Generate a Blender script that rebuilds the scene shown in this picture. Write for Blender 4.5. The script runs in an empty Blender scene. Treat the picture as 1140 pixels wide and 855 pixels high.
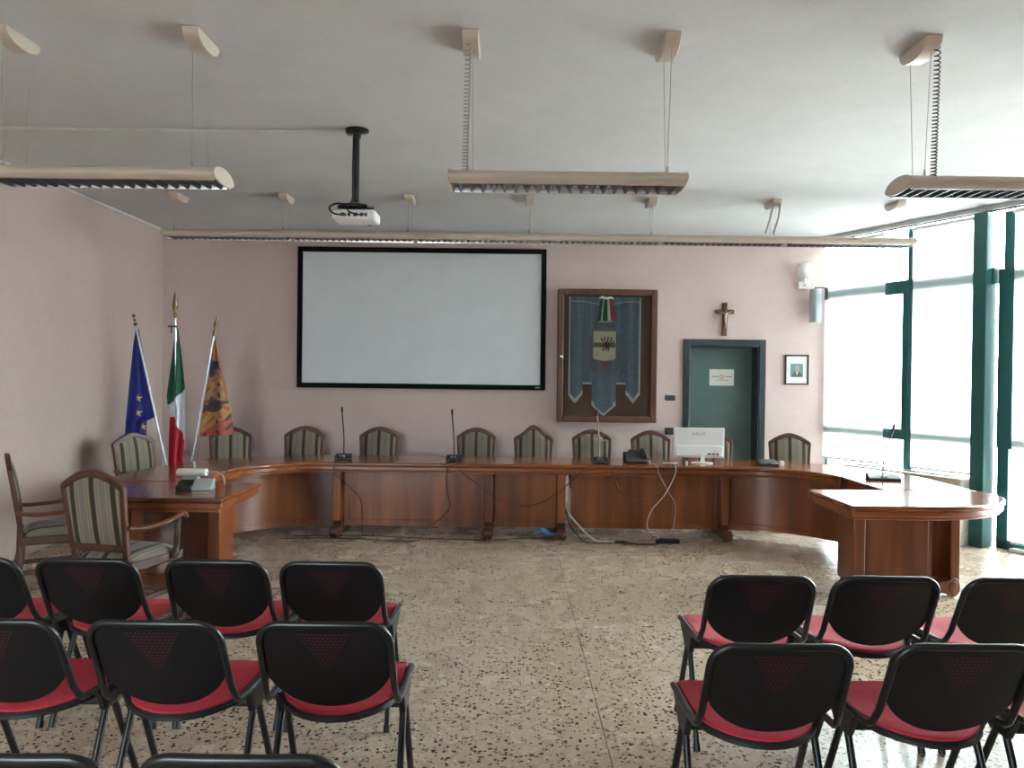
import bpy, bmesh, math, random
from mathutils import Vector, Matrix, Euler
random.seed(7)
PI = math.pi
sc = bpy.context.scene
COL = sc.collection
F, EYE, ROLL, HOR = 885.0, 1.65, 0.012, 420.0
CEIL, BACK, LEFT = 3.43, 9.87, -4.34

def at(x, y, Y):
    """A measured photo pixel (1140x855 frame) at distance Y -> world point."""
    dx, dy = x - 570, y - 427.5
    return Vector(((dx + ROLL * dy) / F * Y, Y, EYE - (dy - ROLL * dx + 427.5 - HOR) / F * Y))

# ------------------------------------------------------------------ materials
def new_mat(name):
    m = bpy.data.materials.new(name); m.use_nodes = True
    nt = m.node_tree
    return m, nt, nt.nodes, nt.links, nt.nodes['Principled BSDF']

def sock(node, v, nt, idx):
    if hasattr(v, 'is_output'): nt.links.new(v, node.inputs[idx])
    else: node.inputs[idx].default_value = v

def M(nt, op, a, b=0.0, c=0.0):
    n = nt.nodes.new('ShaderNodeMath'); n.operation = op
    sock(n, a, nt, 0); sock(n, b, nt, 1); sock(n, c, nt, 2)
    return n.outputs[0]

def mixc(nt, f, a, b):
    n = nt.nodes.new('ShaderNodeMix'); n.data_type = 'RGBA'
    sock(n, f, nt, 0)
    for v, i in ((a, 6), (b, 7)):
        if hasattr(v, 'is_output'): nt.links.new(v, n.inputs[i])
        else: n.inputs[i].default_value = (*v, 1)
    return n.outputs[2]

def coord(nt, scale=(1, 1, 1)):
    tc = nt.nodes.new('ShaderNodeTexCoord'); mp = nt.nodes.new('ShaderNodeMapping')
    mp.inputs['Scale'].default_value = scale
    nt.links.new(tc.outputs['Object'], mp.inputs[0]); return mp.outputs[0]

def noise(nt, vec, scale, detail=3, rough=.55):
    n = nt.nodes.new('ShaderNodeTexNoise'); nt.links.new(vec, n.inputs['Vector'])
    n.inputs['Scale'].default_value = scale; n.inputs['Detail'].default_value = detail
    n.inputs['Roughness'].default_value = rough
    return n.outputs['Fac']

def ramp(nt, f, stops, const=False):
    n = nt.nodes.new('ShaderNodeValToRGB'); nt.links.new(f, n.inputs[0]); cr = n.color_ramp
    if const: cr.interpolation = 'CONSTANT'
    while len(cr.elements) < len(stops): cr.elements.new(.5)
    for e, (p, c) in zip(cr.elements, stops): e.position = p; e.color = (*c, 1)
    return n.outputs[0]

def bump(nt, bs, h, strength, dist=.01):
    b = nt.nodes.new('ShaderNodeBump'); b.inputs['Strength'].default_value = strength
    b.inputs['Distance'].default_value = dist
    nt.links.new(h, b.inputs['Height']); nt.links.new(b.outputs[0], bs.inputs['Normal'])

def plain(name, c, rough=.5, metal=0, var=.08, scale=9, coat=0):
    m, nt, N, L, bs = new_mat(name)
    f = noise(nt, coord(nt), scale)
    lo = tuple(x * (1 - var) for x in c); hi = tuple(min(1, x * (1 + var)) for x in c)
    L.new(ramp(nt, f, [(.3, lo), (.7, hi)]), bs.inputs['Base Color'])
    bs.inputs['Roughness'].default_value = rough; bs.inputs['Metallic'].default_value = metal
    bs.inputs['Coat Weight'].default_value = coat
    return m

def wood(name, dark, mid, light, scale, rough=.3, bands=True, coat=0.0):
    m, nt, N, L, bs = new_mat(name)
    v = coord(nt, scale)
    f = noise(nt, v, 1.0, 6, .6)
    g = noise(nt, v, .35, 2)
    s = M(nt, 'ADD', M(nt, 'MULTIPLY', f, .6), M(nt, 'MULTIPLY', g, .4))
    L.new(ramp(nt, s, [(.34, dark), (.5, mid), (.66, light)]), bs.inputs['Base Color'])
    bs.inputs['Roughness'].default_value = rough
    bs.inputs['Coat Weight'].default_value = coat; bs.inputs['Coat Roughness'].default_value = .12
    return m

WD, WM_, WL = (.085, .021, .007), (.20, .055, .016), (.30, .092, .027)
MT = {}
MT['wood_top'] = wood('polished_wood_top', WD, WM_, WL, (1.2, 14, 14), .16, coat=.35)
MT['wood_v'] = wood('upright_grain_wood', (.07, .018, .006), (.18, .047, .013), (.31, .094, .026), (7, 7, .7), .32, coat=.08)
MT['wood_x'] = wood('level_grain_wood', WD, WM_, WL, (1.2, 14, 14), .3, coat=.15)
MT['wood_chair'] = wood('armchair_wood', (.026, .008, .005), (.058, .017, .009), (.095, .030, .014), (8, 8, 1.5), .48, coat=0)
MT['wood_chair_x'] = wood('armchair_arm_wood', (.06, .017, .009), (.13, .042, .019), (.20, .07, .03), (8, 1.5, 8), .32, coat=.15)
MT['wood_case'] = wood('case_wood', (.05, .016, .008), (.095, .032, .016), (.13, .048, .024), (9, 9, 1.2), .4)
MT['case_back'] = plain('case_backing', (.16, .085, .05), .8)
MT['black'] = plain('black_metal', (.006, .006, .007), .36)
MT['black_plastic'] = plain('black_plastic', (.005, .005, .006), .5)
MT['matte_black'] = plain('matte_black', (.006, .006, .007), .9)
MT['matte_black'].node_tree.nodes['Principled BSDF'].inputs['Specular IOR Level'].default_value = .15
MT['dark_grey'] = plain('dark_grey_plastic', (.03, .03, .033), .45)
MT['grey'] = plain('grey_plastic', (.32, .36, .36), .45)
MT['steel'] = plain('steel', (.55, .55, .57), .3, 1)
MT['chrome'] = plain('chrome', (.75, .75, .77), .18, 1)
MT['brass'] = plain('brass', (.17, .10, .05), .4, 1)
MT['white'] = plain('white_plastic', (.78, .78, .77), .35, var=.03)
MT['pole_white'] = plain('white_pole', (.70, .71, .74), .25, .5, var=.03)
MT['cream'] = plain('cream_enamel', (.52, .435, .36), .35, var=.04)
MT['paper'] = plain('paper', (.78, .78, .75), .7, var=.02)
MT['red'] = plain('red_upholstery', (.38, .016, .034), .85, var=.18, scale=120)
MT['green_frame'] = plain('green_window_frame', (.012, .085, .085), .35)
MT['door_green'] = plain('green_door', (.075, .128, .12), .5, var=.06)
MT['door_frame'] = plain('dark_door_frame', (.022, .032, .040), .4)
MT['heater'] = plain('heater_enamel', (.72, .69, .60), .4, var=.04)
MT['cable_grey'] = plain('grey_cable', (.35, .33, .31), .6)
MT['cable_brown'] = plain('dark_cable', (.03, .016, .014), .6)
MT['cable_white'] = plain('white_cable', (.55, .53, .51), .5)
MT['blue'] = plain('blue_plastic', (.10, .25, .50), .5)
MT['soffit'] = plain('grey_trim', (.5, .51, .52), .5)
MT['cornice'] = plain('cornice', (.56, .56, .54), .6)
MT['screen'] = plain('projection_fabric', (.70, .74, .78), .85, var=.03, scale=3)
MT['figure'] = plain('figure_bronze', (.35, .26, .18), .4, .4)
MT['speaker_grey'] = plain('speaker_grey', (.42, .47, .50), .5)
MT['alu'] = plain('louvre_aluminium', (.72, .74, .80), .2, .9, var=.03)
MT['alu_dark'] = plain('louvre_blade', (.05, .052, .07), .4, .6)

def plaster(name, c, var, s1, rough=.9, b=.12):
    m, nt, N, L, bs = new_mat(name)
    v = coord(nt)
    f = M(nt, 'ADD', M(nt, 'MULTIPLY', noise(nt, v, s1, 3), .6), M(nt, 'MULTIPLY', noise(nt, v, s1 * 14, 4), .4))
    L.new(ramp(nt, f, [(.35, tuple(x * (1 - var) for x in c)), (.65, tuple(min(1, x * (1 + var)) for x in c))]), bs.inputs['Base Color'])
    bs.inputs['Roughness'].default_value = rough
    bump(nt, bs, noise(nt, v, 160, 3), b, .004)
    return m
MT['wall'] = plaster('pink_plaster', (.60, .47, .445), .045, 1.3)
MT['wall_left'] = plaster('dimmed_beige_plaster', (.46, .355, .315), .045, 1.1)  # beige hue, with the wall's weaker light also put in as a darker colour
MT['ceiling'] = plaster('ceiling_plaster', (.575, .57, .572), .05, 2.2)
MT['outside'] = plaster('outer_ground', (.55, .55, .53), .05, 1)

def terrazzo():
    m, nt, N, L, bs = new_mat('terrazzo')
    v = coord(nt)
    wob = N.new('ShaderNodeTexNoise'); L.new(v, wob.inputs['Vector']); wob.inputs['Scale'].default_value = 60
    vm = N.new('ShaderNodeVectorMath'); vm.operation = 'MULTIPLY_ADD'
    L.new(wob.outputs['Color'], vm.inputs[0]); vm.inputs[1].default_value = (.022, .022, 0); L.new(v, vm.inputs[2])
    base = ramp(nt, M(nt, 'ADD', M(nt, 'MULTIPLY', noise(nt, v, 1.1, 4), .65), M(nt, 'MULTIPLY', noise(nt, v, 30, 4), .35)),
                [(.28, (.39, .292, .213)), (.5, (.45, .343, .255)), (.72, (.495, .388, .298))])
    col = base
    def chips(scale, lim, dist, lo, hi):
        vo = N.new('ShaderNodeTexVoronoi'); vo.inputs['Scale'].default_value = scale; L.new(vm.outputs[0], vo.inputs['Vector'])
        sp = N.new('ShaderNodeSeparateColor'); L.new(vo.outputs['Color'], sp.inputs[0])
        msk = M(nt, 'MULTIPLY', M(nt, 'LESS_THAN', sp.outputs[0], lim), M(nt, 'LESS_THAN', vo.outputs['Distance'], dist))
        return msk, mixc(nt, sp.outputs[1], lo, hi)
    for scale, lim, dist, lo, hi in ((60, .20, .42, (.58, .49, .39), (.52, .41, .315)), (52, .14, .42, (.27, .18, .12), (.35, .25, .175)),
                                     (66, .17, .43, (.035, .024, .019), (.09, .058, .042)), (44, .21, .43, (.014, .010, .009), (.045, .03, .022))):
        msk, c = chips(scale, lim, dist, lo, hi)
        col = mixc(nt, msk, col, c)
    sx = N.new('ShaderNodeSeparateXYZ'); L.new(v, sx.inputs[0])
    joint = M(nt, 'LESS_THAN', M(nt, 'ABSOLUTE', M(nt, 'SUBTRACT', sx.outputs[0], .447)), .0035)
    col = mixc(nt, joint, col, (.13, .10, .08))
    L.new(col, bs.inputs['Base Color'])
    rg = ramp(nt, noise(nt, v, 2.5, 3), [(.3, (.20,) * 3), (.7, (.33,) * 3)])
    L.new(rg, bs.inputs['Roughness'])
    bs.inputs['Specular IOR Level'].default_value = .45
    return m
MT['floor'] = terrazzo()

def stripes(name, axis=0, k=1.0):
    m, nt, N, L, bs = new_mat(name)
    v = coord(nt); sx = N.new('ShaderNodeSeparateXYZ'); L.new(v, sx.inputs[0])
    f = M(nt, 'FRACT', M(nt, 'ADD', M(nt, 'DIVIDE', sx.outputs[axis], .152), 10.5))
    dk, tan, crm, gry, gld = (.018, .011, .009), (.19, .15, .10), (.29, .25, .175), (.175, .152, .135), (.19, .145, .08)
    c = ramp(nt, f, [(0, gry), (.15, crm), (.19, tan), (.29, crm), (.33, gld), (.39, dk), (.61, gld), (.67, crm), (.71, tan), (.81, crm), (.85, gry)], True)
    c = mixc(nt, M(nt, 'MULTIPLY', noise(nt, v, 140, 2), .35), c, (.05, .04, .03))
    L.new(c, bs.inputs['Base Color']); bs.inputs['Roughness'].default_value = .8
    bs.inputs['Sheen Weight'].default_value = .1
    return m
MT['stripe'] = stripes('striped_upholstery')

def perforated():
    m, nt, N, L, bs = new_mat('perforated_back')
    v = coord(nt); sx = N.new('ShaderNodeSeparateXYZ'); L.new(v, sx.inputs[0])
    x, z = sx.outputs[0], sx.outputs[2]
    rz = M(nt, 'DIVIDE', z, .0125); row = M(nt, 'FLOOR', rz)
    fx = M(nt, 'SUBTRACT', M(nt, 'FRACT', M(nt, 'ADD', M(nt, 'DIVIDE', x, .0155), M(nt, 'MULTIPLY', row, .5))), .5)
    fz = M(nt, 'SUBTRACT', M(nt, 'FRACT', rz), .5)
    d = M(nt, 'ADD', M(nt, 'MULTIPLY', fx, fx), M(nt, 'MULTIPLY', fz, fz))
    hole = M(nt, 'LESS_THAN', d, .075)
    hw = M(nt, 'MULTIPLY', M(nt, 'SUBTRACT', z, .615), .56)
    inside = M(nt, 'MULTIPLY', M(nt, 'LESS_THAN', M(nt, 'ABSOLUTE', x), hw), M(nt, 'MULTIPLY', M(nt, 'GREATER_THAN', z, .645), M(nt, 'LESS_THAN', z, .788)))
    c = mixc(nt, M(nt, 'MULTIPLY', hole, inside), (.004, .004, .0055), (.07, .010, .022))
    L.new(c, bs.inputs['Base Color']); bs.inputs['Roughness'].default_value = .46; bs.inputs['Specular IOR Level'].default_value = .3
    return m
MT['perf'] = perforated()

def glassmat(name, tint, gl=.06):
    m, nt, N, L, bs = new_mat(name)
    N.remove(bs); out = N['Material Output']
    t = N.new('ShaderNodeBsdfTransparent'); t.inputs[0].default_value = (*tint, 1)
    g = N.new('ShaderNodeBsdfGlossy'); g.inputs['Roughness'].default_value = .03
    fr = N.new('ShaderNodeFresnel'); fr.inputs[0].default_value = 1.3
    mx = N.new('ShaderNodeMixShader')
    L.new(fr.outputs[0], mx.inputs[0]); L.new(t.outputs[0], mx.inputs[1]); L.new(g.outputs[0], mx.inputs[2]); L.new(mx.outputs[0], out.inputs[0])
    return m
MT['glass'] = glassmat('window_glass', (.93, .98, .98))
MT['case_glass'] = glassmat('case_glass', (.93, .95, .95))

def sheer():
    m, nt, N, L, bs = new_mat('sheer_blind')
    N.remove(bs); out = N['Material Output']
    t = N.new('ShaderNodeBsdfTransparent'); t.inputs[0].default_value = (.97, 1, 1, 1)
    tr = N.new('ShaderNodeBsdfTranslucent'); d = N.new('ShaderNodeBsdfDiffuse')
    w = ramp(nt, noise(nt, coord(nt), 250, 2), [(.3, (.84, .86, .86)), (.7, (.9, .92, .92))])
    L.new(w, tr.inputs[0]); L.new(w, d.inputs[0])
    a = N.new('ShaderNodeMixShader'); a.inputs[0].default_value = .45
    L.new(tr.outputs[0], a.inputs[1]); L.new(d.outputs[0], a.inputs[2])
    b = N.new('ShaderNodeMixShader'); b.inputs[0].default_value = .78
    L.new(t.outputs[0], b.inputs[1]); L.new(a.outputs[0], b.inputs[2]); L.new(b.outputs[0], out.inputs[0])
    return m
MT['sheer'] = sheer()
FL = {k: plain('flag_' + k, c, .75, var=.10, scale=30) for k, c in dict(
    blue=(.018, .030, .22), gold=(.62, .50, .10), green=(.01, .085, .04), white=(.62, .64, .70), red=(.40, .012, .03),
    orange=(.27, .09, .045), navy=(.018, .022, .05), tan=(.30, .17, .08), yellow=(.36, .18, .055), brown=(.07, .035, .03), rose=(.35, .07, .06)).items()}
BN = {k: plain('banner_' + k, c, .7, var=.14, scale=22) for k, c in dict(
    field=(.165, .23, .285), deep=(.115, .185, .25), trim=(.60, .66, .64), cream=(.62, .58, .44), olive=(.20, .16, .08), brown=(.10, .05, .03),
    green=(.01, .14, .06), white=(.62, .62, .58), red=(.42, .06, .08), mauve=(.16, .18, .21)).items()}

# ------------------------------------------------------------------ mesh builder
class MB:
    def __init__(s): s.bm = bmesh.new()
    def poly(s, vs, m=0):
        f = s.bm.faces.new([s.bm.verts.new(v) for v in vs]); f.material_index = m; return f
    def box(s, x0, x1, y0, y1, z0, z1, m=0, mat=None):
        p = [Vector((x, y, z)) for z in (z0, z1) for y in (y0, y1) for x in (x0, x1)]
        if mat is not None: p = [mat @ q for q in p]
        v = [s.bm.verts.new(q) for q in p]
        for a in ((0, 2, 3, 1), (4, 5, 7, 6), (0, 1, 5, 4), (2, 6, 7, 3), (0, 4, 6, 2), (1, 3, 7, 5)):
            f = s.bm.faces.new([v[i] for i in a]); f.material_index = m
        return s
    def prism(s, pts, axis, a0, a1, m=0, mat=None):
        """polygon in the two other axes (cyclic order), extruded along axis"""
        def mk(p, a):
            q = {0: (a, p[0], p[1]), 1: (p[0], a, p[1]), 2: (p[0], p[1], a)}[axis]; q = Vector(q)
            return mat @ q if mat is not None else q
        A = [s.bm.verts.new(mk(p, a0)) for p in pts]; B = [s.bm.verts.new(mk(p, a1)) for p in pts]
        n = len(pts)
        fs = [s.bm.faces.new(A[::-1]), s.bm.faces.new(B)]
        for i in range(n): fs.append(s.bm.faces.new((A[i], A[(i + 1) % n], B[(i + 1) % n], B[i])))
        for f in fs: f.material_index = m
        return s
    def tube(s, pts, r, n=8, m=0, caps=True, flat=1.0):
        pts = [Vector(p) for p in pts]; rs = r if isinstance(r, (list, tuple)) else [r] * len(pts)
        rings = []; up = None
        for i, p in enumerate(pts):
            t = (pts[min(i + 1, len(pts) - 1)] - pts[max(i - 1, 0)]).normalized()
            if up is None:
                up = Vector((0, 0, 1)) if abs(t.z) < .9 else Vector((1, 0, 0))
            up = (up - t * up.dot(t)).normalized(); sd = t.cross(up)
            rings.append([s.bm.verts.new(p + (sd * math.cos(2 * PI * k / n) + up * math.sin(2 * PI * k / n) * flat) * rs[i]) for k in range(n)])
        for a, b in zip(rings, rings[1:]):
            for k in range(n):
                f = s.bm.faces.new((a[k], a[(k + 1) % n], b[(k + 1) % n], b[k])); f.material_index = m
        if caps:
            for rg in (rings[0][::-1], rings[-1]):
                f = s.bm.faces.new(rg); f.material_index = m
        return s
    def lathe(s, prof, c=(0, 0, 0), n=20, m=0, mat=None):
        rings = []
        for r, z in prof:
            ring = []
            for k in range(n):
                q = Vector((r * math.cos(2 * PI * k / n), r * math.sin(2 * PI * k / n), z))
                if mat is not None: q = mat @ q
                ring.append(s.bm.verts.new(q + Vector(c)))
            rings.append(ring)
        for a, b in zip(rings, rings[1:]):
            for k in range(n):
                f = s.bm.faces.new((a[k], a[(k + 1) % n], b[(k + 1) % n], b[k])); f.material_index = m
        for rg in (rings[0][::-1], rings[-1]):
            f = s.bm.faces.new(rg); f.material_index = m
        return s
    def ball(s, c, r, n=14, m=0, sz=1.0):
        k = n // 2
        return s.lathe([(max(1e-4, r * math.sin(PI * i / k)), -r * sz * math.cos(PI * i / k)) for i in range(k + 1)], c, n, m)
    def grid(s, fn, nu, nv, mfn=None, two=None):
        """fn(u,v)->point; mfn(u,v)->material index; two: thickness along -normal direction vector"""
        def sheet(off, flip):
            V = [[s.bm.verts.new(Vector(fn(i / nu, j / nv)) + off) for i in range(nu + 1)] for j in range(nv + 1)]
            for j in range(nv):
                for i in range(nu):
                    q = (V[j][i], V[j][i + 1], V[j + 1][i + 1], V[j + 1][i])
                    f = s.bm.faces.new(q[::-1] if flip else q)
                    if mfn: f.material_index = mfn((i + .5) / nu, (j + .5) / nv)
            return V
        A = sheet(Vector((0, 0, 0)), False)
        if two is not None:
            B = sheet(Vector(two), True)
            loop = [(0, i) for i in range(nu)] + [(j, nu) for j in range(nv)] + [(nv, i) for i in range(nu, 0, -1)] + [(j, 0) for j in range(nv, 0, -1)]
            for (a, b), (c, d) in zip(loop, loop[1:] + loop[:1]):
                f = s.bm.faces.new((A[c][d], A[a][b], B[a][b], B[c][d]))
                if mfn: f.material_index = mfn(min(.999, b / nu), min(.999, a / nv))
        return s
    def strip(s, outer, inner, z0, z1, m=0):
        """solid band between two plan polylines of equal length"""
        R = []
        for o, i in zip(outer, inner):
            R.append([s.bm.verts.new(q) for q in ((o[0], o[1], z0), (o[0], o[1], z1), (i[0], i[1], z1), (i[0], i[1], z0))])
        for a, b in zip(R, R[1:]):
            for k in range(4):
                f = s.bm.faces.new((a[k], a[(k + 1) % 4], b[(k + 1) % 4], b[k])); f.material_index = m
        for rg in (R[0][::-1], R[-1]): s.bm.faces.new(rg).material_index = m
        return s

def link(name, mb, mats, parent=None, bevel=0, seg=2, world=False, sub=0, ang=40, loc=None):
    bm = mb.bm
    if world and parent is not None: bmesh.ops.translate(bm, verts=bm.verts, vec=-parent.location)
    bmesh.ops.recalc_face_normals(bm, faces=bm.faces)
    for f in bm.faces: f.smooth = True
    for e in bm.edges:
        if len(e.link_faces) == 2 and e.calc_face_angle(0) > math.radians(ang): e.smooth = False
    me = bpy.data.meshes.new(name); bm.to_mesh(me); bm.free()
    for m in (mats if isinstance(mats, list) else [mats]): me.materials.append(MT[m] if isinstance(m, str) else m)
    o = bpy.data.objects.new(name, me); COL.objects.link(o)
    if loc is not None: o.location = loc
    if parent is not None: o.parent = parent
    if bevel:
        b = o.modifiers.new('bevel', 'BEVEL'); b.width = bevel; b.segments = seg; b.limit_method = 'ANGLE'; b.angle_limit = math.radians(45)
    if sub:
        b = o.modifiers.new('sub', 'SUBSURF'); b.levels = sub; b.render_levels = sub
    return o

def tag(o, label, cat, group=None):
    o['label'] = label; o['category'] = cat
    if group: o['group'] = group
    return o
def thing(name, label, cat, loc=(0, 0, 0), rz=0, group=None):
    o = bpy.data.objects.new(name, None); COL.objects.link(o)
    o.empty_display_size = .1
    o.location = loc; o.rotation_euler = (0, 0, rz)
    return tag(o, label, cat, group)
def struct(name, mb, mats, parent=None, **k):
    o = link(name, mb, mats, parent, **k)
    if parent is None: o['kind'] = 'structure'
    return o
def copy_tree(o, parent=None):
    c = o.copy(); COL.objects.link(c)
    if parent is not None: c.parent = parent
    for ch in list(o.children): copy_tree(ch, c)
    return c
def rot(axis, a): return Matrix.Rotation(a, 4, axis)
def tr(x, y, z): return Matrix.Translation((x, y, z))
def arc(cx, cy, rx, ry, a0, a1, n):
    return [(cx + rx * math.cos(a0 + (a1 - a0) * i / n), cy + ry * math.sin(a0 + (a1 - a0) * i / n)) for i in range(n + 1)]
def smooth_path(pts, n=6):
    P = [Vector(p) for p in pts]; out = []
    for i in range(len(P) - 1):
        a, b, c, d = P[max(i - 1, 0)], P[i], P[i + 1], P[min(i + 2, len(P) - 1)]
        for k in range(n):
            t = k / n
            out.append(.5 * ((2 * b) + (c - a) * t + (2 * a - 5 * b + 4 * c - d) * t * t + (3 * b - a - 3 * c + d) * t ** 3))
    out.append(P[-1]); return out

# ------------------------------------------------------------------ the room
C0 = Vector((3.88, BACK, 0)); DW = Vector((.4512, -.8924, 0)); NI = Vector((-.8924, -.4512, 0))  # window wall: start, direction, inward
S_END = 5.2; FRONT = -2.6
E = C0 + DW * S_END
WX = Matrix(((DW.x, NI.x, 0, C0.x), (DW.y, NI.y, 0, C0.y), (0, 0, 1, 0), (0, 0, 0, 1)))   # (s, inward, z) -> world

b = MB(); b.prism([(LEFT, FRONT), (E.x, FRONT), (E.x, E.y), (C0.x, C0.y + .3), (LEFT, BACK + .3)], 2, -.1, 0); struct('floor', b, 'floor')
b = MB(); b.prism([(LEFT - .2, FRONT - .2), (E.x + .2, FRONT - .2), (E.x + .2, E.y), (C0.x + .15, C0.y + .3), (LEFT - .2, BACK + .4)], 2, CEIL, CEIL + .15); struct('ceiling', b, 'ceiling')
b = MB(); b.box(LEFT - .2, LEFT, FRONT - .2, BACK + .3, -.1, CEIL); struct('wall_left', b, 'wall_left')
DX0, DX1, DZ = 2.20, 3.06, 2.07
b = MB(); b.box(LEFT, DX0, BACK, BACK + .3, -.1, CEIL); b.box(DX1, C0.x + .14, BACK, BACK + .3, -.1, CEIL); b.box(DX0, DX1, BACK, BACK + .3, DZ, CEIL)
b.box(DX0, DX1, BACK + .27, BACK + .3, -.1, DZ)
struct('wall_back', b, 'wall')
b = MB(); b.box(E.x, E.x + .2, FRONT, E.y, -.1, CEIL); struct('wall_right', b, 'wall')
FW0, FW1, FWZ = -3.6, -1.6, 2.5
b = MB(); b.box(LEFT, FW0, FRONT - .2, FRONT, -.1, CEIL); b.box(FW1, E.x + .2, FRONT - .2, FRONT, -.1, CEIL); b.box(FW0, FW1, FRONT - .2, FRONT, FWZ, CEIL)
b.box(FW0, FW1, FRONT - .2, FRONT, -.1, .9)
struct('wall_front', b, 'wall')
b = MB(); b.box(LEFT, LEFT + .018, FRONT, BACK, CEIL - .028, CEIL); struct('trim_1', b, 'cornice', bevel=.006)
# blind rail along the top of the window wall
b = MB(); b.box(.0, S_END, -.02, .07, CEIL - .05, CEIL, mat=WX); b.box(.3, S_END, .015, .03, CEIL - .064, CEIL - .0505, m=1, mat=WX); struct('trim_2', b, ['soffit', 'black'])
# white sill strip on the floor
b = MB(); b.box(2.33, S_END, -.05, .06, 0, .035, mat=WX); struct('trim_3', b, 'white', bevel=.005)
# steel column between the second and third window
b = MB(); b.box(1.975, 2.12, -.02, .15, 0, CEIL - .07, mat=WX); b.box(1.95, 2.14, -.03, .06, 2.64, 2.80, mat=WX); struct('trim_4', b, 'green_frame', bevel=.008)

def window(n, s0, s1, thick0, thick1, heavy=False):
    """one glazed bay: thin top light, heavier sash between the transoms, thin bottom light"""
    b = MB(); T0, T1 = (1.0, 1.12), (2.64, 2.79)
    for s, wl, wh in ((s0, 0, thick0), (s1, thick1, 0)):
        b.box(s - wl, s + wh, -.09, .0, T0[0], T1[1], mat=WX)
        b.box(s - wl * .38 + (.04 if heavy and wh > .1 else 0), s + wh * (1.0 if heavy else .38), -.09, -.02, T1[1], CEIL - .07, mat=WX)
        b.box(s - wl * .7, s + wh * .7, -.09, -.02, 0.0, T0[0], mat=WX)
    for z0, z1 in (T0, T1): b.box(s0 + .001, s1 - .001, -.085, -.005, z0, z1, mat=WX)
    b.box(s0, s1, -.09, -.02, 0.0, .09, mat=WX)
    o = struct('window_%d' % n, b, 'green_frame', bevel=.004)
    g = MB(); g.box(s0 + .02, s1 - .02, -.062, -.056, .06, CEIL - .06, mat=WX)
    struct('glass', g, 'glass', o)
    return o
window(1, 0.0, 1.145, .05, .075); window(2, 1.145, 2.05, .075, .05)
window(3, 2.15, 3.7, .16, .075, True); window(4, 3.7, 5.2, .075, .05)
# window behind the photographer
b = MB()
for x0, x1, z0, z1 in ((FW0, FW0 + .07, .9, FWZ), (FW1 - .07, FW1, .9, FWZ), (FW0, FW1, .9, .97), (FW0, FW1, FWZ - .07, FWZ), (-2.64, -2.56, .9, FWZ)): b.box(x0, x1, FRONT - .12, FRONT - .06, z0, z1)
o = struct('window_5', b, 'green_frame'); g = MB(); g.box(FW0 + .03, FW1 - .03, FRONT - .093, FRONT - .087, .93, FWZ - .03); struct('glass', g, 'glass', o)

def blind(s0, s1, label, z0=.08):
    t = thing('roller_blind', label, 'blind', WX @ Vector(((s0 + s1) / 2, .03, 0)), 0, 'sheer white roller blinds')
    n = max(6, int((s1 - s0) / .08))
    g = MB(); g.grid(lambda u, v: WX @ Vector((s0 + (s1 - s0) * u, .035 + .004 * math.sin(u * 19), z0 + .02 + (CEIL - .10 - z0) * v)), n, 8)
    link('fabric', g, 'sheer', t, world=True)
    g = MB(); g.box(s0, s1, .028, .042, z0, z0 + .025, mat=WX); link('bottom_bar', g, 'white', t, world=True, bevel=.003)
    g = MB(); g.tube([WX @ Vector((s0, .05, CEIL - .10)), WX @ Vector((s1, .05, CEIL - .10))], .022, 12); link('roller', g, 'white', t, world=True)
blind(.02, .872, 'sheer white roller blind next to the back wall corner', .70)
blind(1.225, 1.955, 'narrow sheer white roller blind between the slim mullion and the thick green column', .70)
blind(2.325, 3.62, 'wide sheer white roller blind nearest the front, past the thick green column')

# door in the back wall
d = bpy.data.objects.new('door_1', None); COL.objects.link(d); d.location = ((DX0 + DX1) / 2, BACK, 0); d['kind'] = 'structure'
b = MB()
for x0, x1, z0, z1 in ((DX0 - .08, DX0, 0, DZ + .08), (DX1, DX1 + .08, 0, DZ + .08), (DX0, DX1, DZ, DZ + .08)): b.box(x0, x1, BACK - .03, BACK, z0, z1)
for x0, x1, z0, z1 in ((DX0, DX0 + .015, 0, DZ), (DX1 - .015, DX1, 0, DZ), (DX0, DX1, DZ - .015, DZ)): b.box(x0, x1, BACK, BACK + .26, z0, z1)
link('door_frame', b, 'door_frame', d, world=True, bevel=.005)
b = MB(); b.box(DX0 + .02, DX1 - .02, BACK + .21, BACK + .25, .005, DZ - .02); lf = link('door_leaf', b, 'door_green', d, world=True, bevel=.003)
b = MB(); b.tube([(DX0 + .09, BACK + .21, 1.02), (DX0 + .09, BACK + .16, 1.02), (DX0 + .20, BACK + .155, 1.02)], .009); b.lathe([(.022, 0), (.022, .012)], (0, 0, 0), 14, mat=tr(DX0 + .09, BACK + .21, 1.02) @ rot('X', PI / 2))
h = link('handle', b, 'steel', lf); h.data.transform(Matrix.Translation(-d.location))
b = MB(); b.tube([(DX1 + .02, BACK - .035, 1.10), (DX1 + .02, BACK - .035, 1.18)], .009); link('hinge', b, 'black', d, world=True)

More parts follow.
